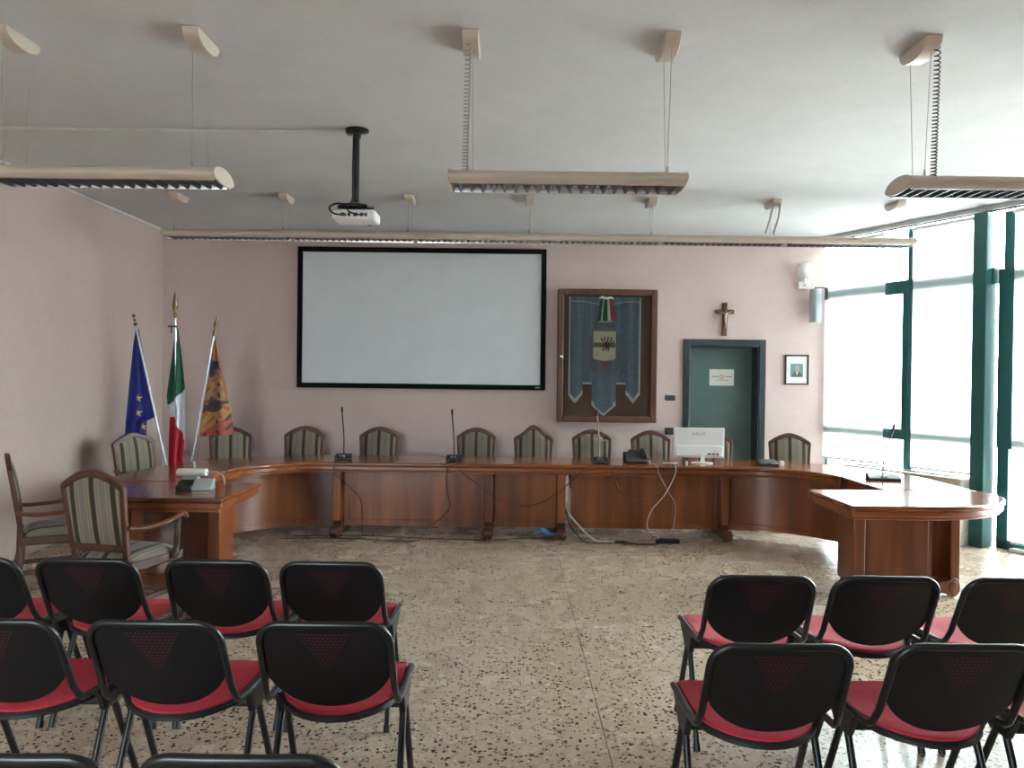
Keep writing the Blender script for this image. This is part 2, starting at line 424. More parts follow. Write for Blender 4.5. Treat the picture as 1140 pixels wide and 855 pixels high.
# notice on the door
p0, p1 = at(790, 411, BACK + .2), at(817, 429.5, BACK + .2)
t = thing('paper_notice', 'white paper notice with a red mark taped to the green door', 'notice', ((p0.x + p1.x) / 2, BACK + .206, (p0.z + p1.z) / 2))
w, hgt = p1.x - p0.x, p0.z - p1.z
b = MB(); b.box(-w / 2, w / 2, 0, .003, -hgt / 2, hgt / 2); link('sheet', b, 'paper', t)
for x0, x1, z0, hz in ((-.125, -.05, .012, .006), (.045, .125, .012, .006), (-.075, .08, -.034, .003)):
    b = MB(); x = x0
    while x < x1: b.box(x, x + .008, -.001, .0005, z0 - hz, z0 + hz); x += .0125
    link('text_line', b, FL['brown'], t)
b = MB()
for k in range(10):
    a = 2 * PI * k / 10; b.box(-.004, .004, -.0015, .0005, .016, .030, mat=tr(-.002, 0, .006) @ rot('Y', a))
link('emblem', b, FL['rose'], t)
b = MB(); b.box(-.03, -.022, -.003, .001, hgt / 2 - .02, hgt / 2 - .012); link('pin', b, 'black', t)

# ------------------------------------------------------------------ back wall things
def frame_mb(b, x0, x1, z0, z1, y0, y1, w, m=0):
    b.box(x0, x0 + w, y0, y1, z0, z1, m); b.box(x1 - w, x1, y0, y1, z0, z1, m)
    b.box(x0 + w, x1 - w, y0, y1, z1 - w, z1, m); b.box(x0 + w, x1 - w, y0, y1, z0, z0 + w, m); return b

# projection screen
a, c = at(333, 275, BACK), at(606.5, 434.5, BACK)
t = thing('projection_screen', 'large white projection screen in a black frame on the pink back wall', 'screen', ((a.x + c.x) / 2, BACK, c.z))
W, H = c.x - a.x, a.z - c.z
link('screen_frame', frame_mb(MB(), -W / 2, W / 2, 0, H, -.05, -.004, .062), 'matte_black', t, bevel=.006)
b = MB(); b.box(-W / 2 + .05, W / 2 - .05, -.03, -.02, .05, H - .05); link('screen_surface', b, 'screen', t)
b = MB(); b.box(W / 2 - .12, W / 2 - .06, -.054, -.05, .025, .04); link('badge', b, 'grey', t)

# glazed case and the gonfalon in it
a, c = at(621, 322, BACK - .05), at(729.5, 470.5, BACK - .05)
CX, W, H, CZ = (a.x + c.x) / 2, c.x - a.x, a.z - c.z, c.z
t = thing('display_case', 'brown wooden glazed display case hanging between the screen and the green door', 'display case', (CX, BACK, CZ))
link('case_frame', frame_mb(MB(), -W / 2, W / 2, 0, H, -.13, -.002, .075), 'wood_case', t, bevel=.012, seg=3)
b = MB(); b.box(-W / 2 + .07, W / 2 - .07, -.02, -.006, .07, H - .07); link('back_panel', b, 'case_back', t)
b = MB(); b.box(-W / 2 + .07, W / 2 - .07, -.112, -.108, .07, H - .07); link('glass', b, 'case_glass', t)
b = MB(); b.lathe([(.012, 0), (.018, .008), (.010, .014)], (0, 0, 0), 14, mat=tr(-W / 2 + .047, -.13, H * .49) @ rot('X', PI / 2)); link('lock', b, 'chrome', t)

PXS = (BACK - .06) / F
def bz(py): return at(676, py, BACK - .06).z
def bx_(px): return at(px, 400, BACK - .06).x
BX = bx_(673.5)
t = thing('gonfalon_banner', 'light blue gonfalon banner with three pointed tails and shield, inside the glazed case', 'banner', (BX, BACK - .06, bz(330)))
b = MB(); b.tube([(bx_(628) - BX, 0, 0), (bx_(720) - BX, 0, 0)], .007, 10)
for q in (628, 720): b.ball((bx_(q) - BX, 0, 0), .014, 10)
link('rod', b, 'chrome', t)
def bottom(px):   # lower edge of the cloth (photo y) at photo x
    x = px
    if x < 649: return 450 - abs(x - 640.5) / 8 * 10
    if x < 659: return 428
    if x < 686: return 463.5 - abs(x - 672.5) / 13.5 * 12
    if x < 697: return 428
    return 449 - abs(x - 705) / 8 * 10
segs = [(633, 649), (649.2, 658.8), (659, 686), (686.2, 696.8), (697, 713)]
g = MB()
for (x0, x1) in segs:
    nn = max(3, int((x1 - x0) / 1.6))
    def fn(u, v):
        px = x0 + (x1 - x0) * u
        zb = bz(bottom(min(max(px, x0 + .01), x1 - .01))); z = bz(331) + (zb - bz(331)) * v
        return (bx_(px) - BX, .012 * math.sin((px - 633) * .42) * (.3 + .7 * abs(math.sin((px - 673) * .05))), z - bz(330))
    def mf(u, v):
        px = x0 + (x1 - x0) * u; py = 331 + (bottom(px) - 331) * v
        tail = bottom(px) > 430
        if tail and bottom(px) - py < 4.2: return 1
        if not tail and bottom(px) - py < 1.5: return 1
        if px < 634.5 or px > 711.5: return 1
        if py < 336 and not (640 < px < 706): return 2
        if 661 < px < 686 and 360 < py < 366: return 3
        if 652 < px < 695 and 366 < py < 420 and (px - 673.5) ** 2 / 460 + (py - 392) ** 2 / 760 < 1: return 3
        return 2 if (px < 642 or 650 < px < 656 or 690 < px < 700) else 0
    g.grid(fn, nn, 44, mf, two=(0, .005, 0))
link('cloth', g, [BN['field'], BN['trim'], BN['deep'], BN['mauve']], t)
g = MB()   # cord swag
pts = [(bx_(636 + 74 * i / 16) - BX, -.022, bz(336 + (3.5 if 3 < i < 13 else 0) * math.sin(PI * (i - 3) / 10 if 3 < i < 13 else 0)) - bz(330)) for i in range(17)]
g.tube(pts, .004, 6); link('cord', g, BN['white'], t)
# shield
sx0, sx1, sz0, sz1 = bx_(660) - BX, bx_(685) - BX, bz(401) - bz(330), bz(369) - bz(330)
sh = [(sx0, sz1), (sx1, sz1)] + [(sx1 - .035 + .035 * math.cos(-k * PI / 8), sz0 + .04 + .035 * math.sin(-k * PI / 8)) for k in range(5)] + [((sx0 + sx1) / 2, sz0 - .012)] + [(sx0 + .035 + .035 * math.cos(-PI / 2 - k * PI / 8), sz0 + .04 + .035 * math.sin(-PI / 2 - k * PI / 8)) for k in range(5)]
g = MB(); g.prism(sh, 1, -.030, -.022, 0)
zm = (sz0 + sz1) / 2 + .01
g.box(sx0 + .002, sx1 - .002, -.033, -.029, zm - .030, zm + .026, 1)
for k, (dx, dz, a) in enumerate([(-.055, .06, .45), (-.02, .075, .12), (.02, .075, -.15), (.055, .065, -.5), (.075, .035, -.9)]):
    g.box(-.008, .008, -.035, -.030, -.028, .028, 2, mat=tr(dx + .01, 0, zm + dz) @ rot('Y', -a))
for dx in (-.03, .005, .035): g.box(-.008, .008, -.035, -.030, -.02, .02, 2, mat=tr(dx, 0, zm - .055))
g.lathe([(.045, 0), (.045, .006)], (0, 0, 0), 12, 2, mat=tr(.015, -.030, zm) @ rot('X', PI / 2))
g.prism([(-.04, sz0 - .03), (.04, sz0 - .03), (.0, sz0 - .11)], 1, -.030, -.024, 3)
link('shield_emblem', g, [BN['cream'], BN['olive'], BN['brown'], BN['red']], t)
# tricolour ribbon
g = MB(); zt, zb = bz(333) - bz(330), bz(357.5) - bz(330)
for i, (u0, u1, mi) in enumerate(((-.75, -.2, 0), (-.2, .16, 0), (-.42, -.3, 1), (.16, .42, 1), (.42, .85, 2))):
    y = -.035 - (.006 if i == 2 else .003 * i)
    g.prism([(u0 * .085, zt), (u1 * .085, zt), (u1 * .145, zb), (u0 * .145, zb - .006 * (i % 2))], 1, y - .003, y + .001, mi)
g.tube([(-.085, -.04, zt + .004), (-.05, -.055, zt + .02), (0, -.06, zt), (.05, -.055, zt + .016), (.09, -.04, zt)], [.010, .016, .013, .016, .008], 8, 1)
for k in range(12): g.box(-.08 + k * .0145, -.073 + k * .0145, -.044, -.038, zb - .02, zb, 1)
link('ribbon', g, [BN['green'], BN['white'], BN['red']], t)

# crucifix
p = at(806, 374, BACK)
t = thing('crucifix', 'dark wooden crucifix hanging above the green door', 'crucifix', (p.x, BACK, p.z))
b = MB(); b.box(-.032, .032, -.026, 0, 0, .41); b.box(-.115, .115, -.027, -.001, .275, .325)
link('cross', b, 'wood_case', t, bevel=.006)
b = MB()
b.tube([(0, -.034, .10), (.006, -.045, .15), (-.004, -.045, .20), (0, -.042, .25), (0, -.04, .275)], [.008, .012, .015, .02, .014], 10)
b.tube([(0, -.042, .268), (-.05, -.036, .29), (-.095, -.034, .305)], [.010, .007, .005], 8); b.tube([(0, -.042, .268), (.05, -.036, .29), (.095, -.034, .305)], [.010, .007, .005], 8)
b.ball((.004, -.05, .298), .016, 12, sz=1.25)
link('figure', b, 'figure', t)

# framed portrait
p0, p1 = at(873.5, 395, BACK), at(899.5, 428.5, BACK)
t = thing('framed_portrait', 'small black framed portrait photograph on the wall right of the green door', 'picture', ((p0.x + p1.x) / 2, BACK, p1.z))
W, H = p1.x - p0.x, p0.z - p1.z
link('picture_frame', frame_mb(MB(), -W / 2, W / 2, 0, H, -.025, -.001, .017), 'black', t, bevel=.003)
b = MB(); b.box(-W / 2 + .012, W / 2 - .012, -.012, -.004, .012, H - .012); link('mount', b, 'paper', t)
b = MB(); PW, PH = .078, .165
b.box(-PW, PW, -.014, -.011, .095, .095 + PH, 0)
b.prism([(x * 1.0, z) for x, z in [(-.062, .097), (.066, .097), (.058, .135), (.03, .158), (-.024, .158), (-.052, .135)]], 1, -.0155, -.0135, 1)
b.prism([(.004 + .030 * math.cos(k * PI / 8), .190 + .041 * math.sin(k * PI / 8)) for k in range(16)], 1, -.0165, -.0145, 2)
b.prism([(.004 + .033 * math.cos(k * PI / 8), .206 + .032 * math.sin(k * PI / 8)) for k in range(0, 9)], 1, -.0175, -.016, 3)
b.prism([(-.008, .158), (.014, .158), (.004, .112)], 1, -.0165, -.0145, 4)
link('portrait_print', b, [plain('print_teal', (.12, .22, .22), .6), plain('print_suit', (.05, .06, .07), .6), plain('print_skin', (.36, .27, .22), .6), plain('print_hair', (.30, .29, .28), .6), 'paper'], t)

# round lamp with its box, and the column loudspeaker beside it
p = at(893, 319, BACK)
t = thing('wall_lamp', 'round white globe lamp on a small square box high on the back wall', 'lamp', (p.x, BACK, p.z))
b = MB(); b.box(-.07, .07, -.07, -.001, -.04, .05); link('base_box', b, 'white', t, bevel=.008)
b = MB(); b.box(-.012, .012, -.0715, -.069, .0, .012); link('button', b, 'black', t)
b = MB(); b.lathe([(.03, .045), (.025, .075), (.03, .09)], (0, -.06, 0), 14); link('neck', b, 'white', t)
b = MB(); b.lathe([(.001, -.03), (.07, -.03), (.1, -.01), (.105, .012), (.085, .045), (.04, .062), (.001, .065)], (0, 0, 0), 24, mat=tr(.012, -.06, .18) @ rot('X', PI / 2)); link('globe', b, 'white', t)
p = at(908, 341, BACK - .12)
t = thing('column_speaker', 'slim grey column loudspeaker on a wall bracket in the right corner', 'speaker', (p.x, BACK - .12, p.z - .20), .25)
b = MB(); b.prism(arc(0, 0, .062, .06, PI, 2 * PI, 10) + [(.062, .05), (-.062, .05)], 2, 0, .41); link('cabinet', b, 'speaker_grey', t, bevel=.006)
b = MB()
for k in range(24): b.box(-.045, .045, -.062, -.05, .03 + k * .0155, .037 + k * .0155)
g = link('grille', b, 'grey', t)
b = MB(); b.tube([(.0, .05, .38), (.0, .02, .43), (.13, -.03, .425)], .008, 8); b.tube([(0, .0, .2), (0, .115, .2)], .012, 8); b.box(.12, .14, -.04, 0, .28, .43); link('bracket', b, 'dark_grey', t)

for (x0, y0, x1, y1, lab) in ((740.5, 440, 751.5, 446, 'dark switch plate on the back wall, higher one left of the door'), (740, 476, 751, 484, 'dark socket plate on the back wall, lower one beside the monitor')):
    a, c = at(x0, y0, BACK), at(x1, y1, BACK)
    t = thing('switch_plate', lab, 'switch', ((a.x + c.x) / 2, BACK, c.z)); W, H = c.x - a.x, a.z - c.z
    b = MB(); b.box(-W / 2, W / 2, -.014, -.001, 0, H); link('plate', b, 'black_plastic', t, bevel=.003)
    b = MB()
    for k in (-1, 0, 1): b.box(k * .034 - .014, k * .034 + .014, -.018, -.012, .014, H - .014)
    link('rocker', b, 'dark_grey', t, bevel=.002)

# ------------------------------------------------------------------ ceiling lights
def fixture_profile(n=9):   # (y, z) of the housing shell, open below
    out = arc(0, 0, .145, .050, PI, 0, n)         # over the top, from front to back
    lower = [(.138, -.018), (.105, -.032), (.100, -.026)]
    inner = arc(0, -.026, .097, .060, 0, PI, n)
    return [(y, z) for y, z in out] + lower + inner[1:-1] + [(-.100, -.026), (-.105, -.032), (-.138, -.018)]
def canopy_mb(x, zc):       # half-lens ceiling bracket
    return MB().prism([(-.15, zc)] + [(.15 * math.cos(PI + PI * k / 10), zc - .075 * math.sin(PI * k / 10) ** .8 - .002) for k in range(11)][1:-1] + [(.15, zc)], 0, x - .042, x + .042)
def pendant(label, L, drop, hangs, coil=None, caps=(True, True), group=None):
    """linear louvred pendant, origin at its middle; drop: from housing centre to ceiling"""
    t = thing('pendant_light', label, 'ceiling light', group=group)
    b = MB(); prof = fixture_profile()
    b.prism(prof, 0, -L / 2 + (.012 if caps[0] else 0), L / 2 - (.012 if caps[1] else 0)); link('housing', b, 'cream', t, ang=50)
    for k, sg in enumerate((-1, 1)):
        if caps[k]:
            b = MB(); x = sg * L / 2
            b.prism([(.149 * math.cos(a), (.054 if math.sin(a) > 0 else .036) * math.sin(a)) for a in [2 * PI * i / 24 for i in range(24)]], 0, min(x, x - sg * .012), max(x, x - sg * .012))
            link('end_cap', b, 'cream', t, bevel=.003)
    b = MB(); n = int(L / .0605); p = (L - .05) / n
    for sg in (-1, 1):
        b.grid(lambda u, v: (-L / 2 + .02 + (L - .04) * u, sg * (.096 - .03 * v ** 2), -.034 + .049 * v), 2, 4, two=(0, sg * .003, 0))
    for k in range(n):
        x = -L / 2 + .025 + p * (k + .5)
        b.prism([(x - p * .47, .012), (x + p * .47, .012), (x + .003, -.034), (x - .003, -.034)], 1, -.088, .088, 1)
    link('louvre', b, ['alu', 'alu_dark'], t)
    b = MB()
    for y in (-.035, .035): b.tube([(-L / 2 + .06, y, .018), (L / 2 - .06, y, .018)], .008, 8)
    link('lamp_tube', b, 'white', t)
    for x in hangs:
        link('ceiling_bracket', canopy_mb(x, drop), 'cream', t, bevel=.004)
        for y in (-.10, .10):
            b = MB(); b.tube([(x, y * 1.1, drop - .045), (x + .01 * (1 if y > 0 else -1), y * .8, .04)], .0017, 5); b.lathe([(.006, .035), (.006, .07)], (x + .01 * (1 if y > 0 else -1), y * .8, 0), 8)
            link('suspension_wire', b, 'cable_grey', t)
    if coil is not None:
        cx, mat = coil; b = MB(); pts = []
        turns = 34; z0, z1 = drop - .05, .028
        for i in range(turns * 10 + 1):
            q = i / (turns * 10); qq = q ** .85
            pts.append((cx - .012 * q + .014 * math.cos(2 * PI * q * turns), -.115 + .014 * math.sin(2 * PI * q * turns), z0 + (z1 - z0) * qq))
        b.tube(pts, .0034, 5); link('coiled_cord', b, mat, t)
    return t
Z1 = 2.685; Y1 = 4.23
t = pendant('cream louvred pendant light hanging over the left chairs, with pale coiled cord', 1.24, CEIL - Z1, (-.49, .49), (-.515, 'cable_white'), group='short pendant lights'); t.location = (-2.16, Y1, Z1)
t = pendant('cream louvred pendant light hanging over the middle aisle, with coiled cord at its left end', 1.24, CEIL - Z1, (-.51, .53), (-.52, 'cable_grey'), group='short pendant lights'); t.location = (.275, Y1, Z1)
t = pendant('cream louvred pendant light hanging nearest the windows, with dark coiled cord', 1.24, CEIL - Z1, (-.51, .51), (-.48, 'cable_brown'), group='short pendant lights'); t.location = (2.655, Y1, Z1)
Z2, Y2 = 3.03, 7.93; ln = 7.41 / 6
ords = ['first', 'second', 'third', 'fourth', 'fifth', 'sixth']
for k in range(6):
    lab = '%s cream louvred light from the left in the long row before the back wall' % ords[k]
    t = pendant(lab, ln, CEIL - Z2, ((-.4955, .574), (.5725,), (.53,), (.503,), (.478,), (.4625,))[k], None, (k == 0, k == 5), 'long pendant light row')
    t.location = (-3.46 + ln * (k + .5), Y2, Z2)
b = MB(); p = at(860, 224, 7.93)
for dx in (-.07, .06): b.tube(smooth_path([(p.x + dx * .5, 7.80, CEIL - .05), (p.x + dx * .6 - .03, 7.79, CEIL - .2), (p.x + dx * .6 - .06, 7.83, 3.095)]), .010, 8)
tag(link('lamp_cable', b, 'cable_grey'), 'pair of dark power cords dropping to the long pendant row near the door side', 'cable')

# ------------------------------------------------------------------ ceiling projector
PY = 5.78
p = at(398, 147, PY); q = at(397, 236, PY)
t = thing('ceiling_projector', 'small white projector on a black ceiling pole facing the screen', 'projector', (q.x, PY, CEIL))
zb = q.z - CEIL
b = MB(); b.lathe([(.015, 0), (.085, 0), (.085, -.012), (.03, -.025), (.028, -.06)], (.0, 0, 0), 24); b.box(-.075, -.0, -.03, .03, -.035, -.005); link('mount_plate', b, 'black', t)
b = MB(); b.tube([(0, 0, -.02), (0, 0, zb + .05)], .020, 14); link('pole', b, 'black', t)
b = MB(); b.lathe([(.03, zb + .06), (.13, zb + .035), (.13, zb + .015), (.02, zb + .01)], (0, 0, 0), 24)
for a in range(4): b.box(-.012, .012, .02, .15, zb + .008, zb + .022, mat=rot('Z', PI / 4 + a * PI / 2))
link('spider_bracket', b, 'black', t)
b = MB(); b.box(-.155, .155, -.11, .13, zb - .075, zb - .002); link('body', b, 'white', t, bevel=.018, seg=3)
for x, w in ((-.09, .03), (-.04, .02), (.0, .03), (.05, .018), (.085, .014)):
    b = MB(); b.box(x, x + w, -.114, -.108, zb - .055, zb - .03); link('port', b, 'black', t)
b = MB(); b.lathe([(.035, 0), (.035, .03), (.028, .03)], (0, 0, 0), 18, mat=tr(.07, .13, zb - .04) @ rot('X', -PI / 2)); link('lens', b, 'black', t)
b = MB()
b.tube(smooth_path([(-.05, -.112, zb - .045), (-.12, -.17, zb - .05), (-.16, -.16, zb - .01), (-.13, -.08, zb + .04), (-.03, -.03, zb + .06), (-.022, -.02, zb + .2), (-.024, -.02, -.3), (-.022, -.012, -.05)]), .007, 8)
b.tube(smooth_path([(.09, -.112, zb - .04), (.03, -.16, zb - .05), (-.04, -.12, zb - .01), (-.025, -.03, zb + .08), (-.028, .0, -.4), (-.024, 0, -.06)]), .006, 8)
link('cables', b, 'black', t)
b = MB(); yy = PY + .03
b.box(LEFT + .03, q.x - .07, yy - .014, yy + .014, CEIL - .022, CEIL - .0005); tag(link('cable_duct', b, 'cornice', bevel=.003), 'thin pale cable duct running across the ceiling to the projector mount', 'duct')

# ------------------------------------------------------------------ flags
FY = 8.5
sp = at(208, 512, FY); base = Vector((-3.50, FY, 0))
t = thing('flag_stand', 'low round flag stand holding three flags in the left back corner', 'stand', base)
b = MB(); b.lathe([(.19, 0), (.19, .03), (.16, .05), (.05, .07), (.03, .10)], (0, 0, 0), 28); link('base_plate', b, 'steel', t)
b = MB()
b.tube([(0, 0, .08), (0, 0, .62)], .018, 12); b.lathe([(.03, .60), (.07, .62), (.07, .66), (.03, .68)], (0, 0, 0), 20)
link('post', b, 'steel', t)
def pole_line(p_top, dy=0):
    foot = base + Vector((0, dy, .63))
    return foot, p_top
def lerp_poly(poly, f):
    """polyline of (x,y) photo points sampled by y fraction"""
    y0, y1 = poly[0][1], poly[-1][1]; y = y0 + (y1 - y0) * f
    for (xa, ya), (xb, yb) in zip(poly, poly[1:]):
        if y <= yb or (xb, yb) == poly[-1]:
            k = 0 if yb == ya else (y - ya) / (yb - ya)
            return xa + (xb - xa) * min(1, max(0, k)), y
def flag(label, foot_px, top_px, left, right, matfn, mats, folds, fin, yoff, amp=.035):
    tp = at(*top_px, FY + yoff); ft = at(*foot_px, FY + yoff * .3)
    # pole runs on below the table line to the stand collar
    d = (ft - tp); k = (tp.z - .60) / max(.01, (tp.z - ft.z)); low = tp + d * k
    t = thing('flag', label, 'flag', (low.x, low.y, low.z), 0, 'flags in the corner stand')
    L0 = t.location
    b = MB(); b.tube([low - L0, tp - L0], .0125, 10); link('pole', b, 'pole_white', t)
    b = MB(); u = (tp - low).normalized()
    if fin == 'spear': b.tube([tp - L0 - u * .02, tp - L0 + u * .03, tp - L0 + u * .05, tp - L0 + u * .10, tp - L0 + u * .20], [.014, .018, .010, .022, .002], 10)
    elif fin == 'cross':
        b.tube([tp - L0 - u * .02, tp - L0 + u * .02, tp - L0 + u * .05, tp - L0 + u * .10, tp - L0 + u * .26], [.013, .02, .012, .028, .003], 10)
        q = tp - L0 - u * .13; b.tube([q + Vector((-.07, -.02, .02)), q + Vector((.03, -.02, .02))], .010, 8); b.tube([q + Vector((-.035, -.02, .01)), q + Vector((-.035, -.02, -.05))], .010, 8)
    else:
        b.ball(tp - L0 + u * .02, .022, 12); b.ball(tp - L0 + u * .065, .014, 10); b.ball(tp - L0 + u * .11, .019, 10)
    link('finial', b, 'brass', t)
    def fn(u_, v):
        xl, yl = lerp_poly(left, v); xr, yr = lerp_poly(right, v)
        P = at(xl + (xr - xl) * u_, yl + (yr - yl) * u_, FY + yoff)
        P.y += .03 - amp * (.25 + .75 * v) * math.sin(u_ * folds * 2 * PI + 2.2 * v) - .02 * math.sin(u_ * PI)
        return P - L0
    def mf(u_, v):
        xl, yl = lerp_poly(left, v); xr, yr = lerp_poly(right, v)
        return matfn(xl + (xr - xl) * u_, yl + (yr - yl) * u_)
    g = MB(); g.grid(fn, 80, 200, mf, two=(0, .004, 0)); link('cloth', g, mats, t)
    return t
def star(x, y, cx, cy, r, tilt=0):
    dx, dy = x - cx, cy - y; rr = math.hypot(dx, dy)
    if rr > r: return False
    a = (math.atan2(dx, dy) + tilt) % (2 * PI / 5)
    if a > PI / 5: a = 2 * PI / 5 - a
    px, py = rr * math.cos(a), rr * math.sin(a); ri = r * .382
    ex, ey = ri * math.cos(PI / 5) - r, ri * math.sin(PI / 5)
    return (ex * py - ey * (px - r)) >= 0
flag('dark blue flag with gold stars, its white pole leaning towards the left wall', (186, 522), (151.5, 363),
     [(150, 366), (147, 385), (143, 430), (139.5, 470), (138, 500)], [(153.5, 366), (158, 388), (166, 430), (172, 459), (171.5, 464), (162, 469), (160, 500)],
     lambda x, y: 1 if any(star(x, y, *s) for s in ((154, 443, 4.6), (154, 459.5, 4.6), (159, 475, 4.2), (146, 490, 4.4))) else 0, [FL['blue'], FL['gold']], 2.2, 'ball', 0)
def it(x, y):
    gb = 452 - (x - 186) * 1.0
    if y < gb: return 0
    if y > 464 + max(0, (x - 192)) * 2.0: return 2
    return 1 if x > 187.5 or y < 462 else 2
flag('green, white and red flag on an upright white pole, middle of three flags', (197, 522), (195.5, 352),
     [(194.5, 366), (190, 400), (185, 440), (185.5, 449), (189, 455), (188, 480), (187, 518)], [(197, 366), (201, 395), (205, 430), (206, 462), (205, 490), (203, 518)],
     it, [FL['green'], FL['white'], FL['red']], 2.0, 'cross', -.06)
def ven(x, y):
    u = (x - (238 - (y - 385) * .17)) / 30; w = y + 6 * math.sin(x * .5)
    n = math.sin(x * .83 + 1.7 * math.sin(y * .31)) * math.sin(y * .57 + 1.3 * math.sin(x * .41))
    n2 = math.sin(x * .36 + 2.1 * math.sin(y * .16)) * math.sin(y * .29 + 1.6 * math.sin(x * .22))
    if n2 > .62 and y > 400: return 4
    if n2 < -.6 and y > 412: return 0
    if y < 402 or (x > 243 + (y - 402) * .18 and y < 440): return 0
    if w < 416 and u < .5: return 1
    if (x - 237) ** 2 / 60 + (y - 424) ** 2 / 130 < 1: return 3 if (x + y) % 7 < 3 else 2
    if (x - 236) ** 2 / 130 + (y - 452) ** 2 / 50 < 1: return 4 if math.sin(x * .9 + y * .7) > -.2 else 1
    if y > 466 - (x - 225) * .55 + 14: return 5
    if y > 446 - (x - 225) * .4 + 14: return 3
    return 2 if y < 446 else 4
flag('orange and dark patterned flag, its pole leaning towards the screen', (211.5, 522), (238.5, 372),
     [(237.5, 378), (233, 408), (228, 440), (222, 478), (221.5, 486)], [(239.5, 378), (246, 408), (252, 440), (257, 470), (258, 484)],
     ven, [FL['orange'], FL['navy'], FL['tan'], FL['yellow'], FL['brown'], FL['rose']], 1.4, 'spear', -.03, .025)

# ------------------------------------------------------------------ the horseshoe council desk
TX, HWI, HWO, YF, YB, RI = .22, 2.82, 3.60, 8.03, 8.75, .80
CYc = YF - RI; LEG_END = 6.47; TOPZ = .77
def desk_path(inset_in, inset_out=None, n=14):
    """plan polyline from the left leg end round to the right leg end, offset from the inner edge"""
    o = inset_in
    hw = HWI + o; r = RI + o; pts = [(TX - hw, LEG_END)]
    pts += [(TX - hw + r + r * math.cos(a), CYc + r * math.sin(a)) for a in [PI - PI / 2 * k / n for k in range(n + 1)]]
    pts += [(TX - 1 + 2 * k / 8, YF + o) for k in range(9)]
    pts += [(TX + hw - r + r * math.cos(a), CYc + r * math.sin(a)) for a in [PI / 2 - PI / 2 * k / n for k in range(n + 1)]]
    return pts + [(TX + hw, LEG_END)]
DK = thing('council_desk', 'long horseshoe-shaped reddish wooden council desk before the back wall', 'desk', (TX, 8.4, 0))
b = MB(); WDT = YB - YF + .04
b.strip(desk_path(WDT), desk_path(0), TOPZ - .036, TOPZ); link('tabletop', b, 'wood_top', DK, world=True, bevel=.011, seg=3)
b = MB(); b.strip(desk_path(WDT - .012), desk_path(.012), TOPZ - .082, TOPZ - .0365); b.strip(desk_path(WDT - .03), desk_path(.03), TOPZ - .105, TOPZ - .0825); link('apron', b, 'wood_x', DK, world=True, bevel=.008)
def panel(pin, i0=None, i1=None, xr=None):
    """curved or straight modesty panel with a raised border"""
    b = MB()
    if xr:
        y = YF + pin; x0, x1 = xr
        b.box(x0, x1, y, y + .022, .085, TOPZ - .106)
        for z0, z1 in ((.085, .15), (TOPZ - .16, TOPZ - .107)): b.box(x0, x1, y - .006, y, z0, z1)
        for a, c in ((x0, x0 + .06), (x1 - .06, x1)): b.box(a, c, y - .006, y, .151, TOPZ - .161)
    else:
        A, B, Cc = desk_path(pin)[i0:i1], desk_path(pin + .022)[i0:i1], desk_path(pin - .006)[i0:i1]
        b.strip(B, A, .085, TOPZ - .106)
        for z0, z1 in ((.085, .15), (TOPZ - .16, TOPZ - .107)): b.strip(A, Cc, z0, z1)
    return link('modesty_panel', b, 'wood_v', DK, world=True, bevel=.003)
def scroll_foot(b, L0, L1, w, mat, hump=.16):
    """runner foot along local x from L0 to L1 with scroll ends, width w, via matrix"""
    prof = []
    def sc_(x, sg):
        return [(x + sg * (.0 + .055 * math.sin(a)), .058 - .056 * math.cos(a)) for a in [k * PI / 8 for k in range(9)]]
    right = sc_(L1 - .055, 1); left = sc_(L0 + .055, -1)[::-1]
    mid = (L0 + L1) / 2
    top = [(L1 - .09, .095), (L1 - .16, .088), (mid + .14, min(.115, hump * .9)), (mid + .10, hump), (mid - .10, hump), (mid - .14, min(.115, hump * .9)), (L0 + .16, .088), (L0 + .09, .095)]
    low = [(L0 + .12, .022), (L1 - .12, .022)]
    b.prism(right + top + left + low, 1, -w / 2, w / 2, mat=mat)
    for x in (L1 - .055, L0 + .055):
        b.lathe([(.034, 0), (.034, .008), (.014, .013)], (0, 0, 0), 16, mat=mat @ tr(x, -w / 2, .06) @ rot('X', PI / 2))
        b.lathe([(.034, 0), (.034, .008), (.014, .013)], (0, 0, 0), 16, mat=mat @ tr(x, w / 2, .06) @ rot('X', -PI / 2))
def trestle(parent, cx, cy, ang, L=(-.36, .36), pw=.085, pd=.30, shift=0):
    mat = tr(cx, cy, 0) @ rot('Z', ang)
    b = MB(); scroll_foot(b, L[0], L[1], .085, mat); link('scroll_foot', b, 'wood_case', parent, world=True, bevel=.005)
    b = MB(); b.box(-pd / 2 + shift, pd / 2 + shift, -pw / 2, pw / 2, .155, TOPZ - .105, mat=mat)
    b.box(-pd / 2 + shift - .012, pd / 2 + shift + .012, -pw / 2 - .01, pw / 2 + .01, TOPZ - .135, TOPZ - .106, mat=mat); link('pillar', b, 'wood_v', parent, world=True, bevel=.006)
PIN = .26
n1 = 14
panel(PIN, 1, 16); panel(PIN, 25, 40)
for xr in ((-1.74, -.275), (-.185, .475), (.63, 2.16)): panel(PIN, xr=xr)
for px in (-1.79, -.23, .52, 2.205): trestle(DK, px, 8.36, PI / 2, (-.34, .34), shift=-.06)
trestle(DK, TX - HWI - .36, 7.05, 0, (-.33, .36), shift=.05); trestle(DK, TX + HWI + .36, 7.05, PI, (-.33, .36), shift=.05)

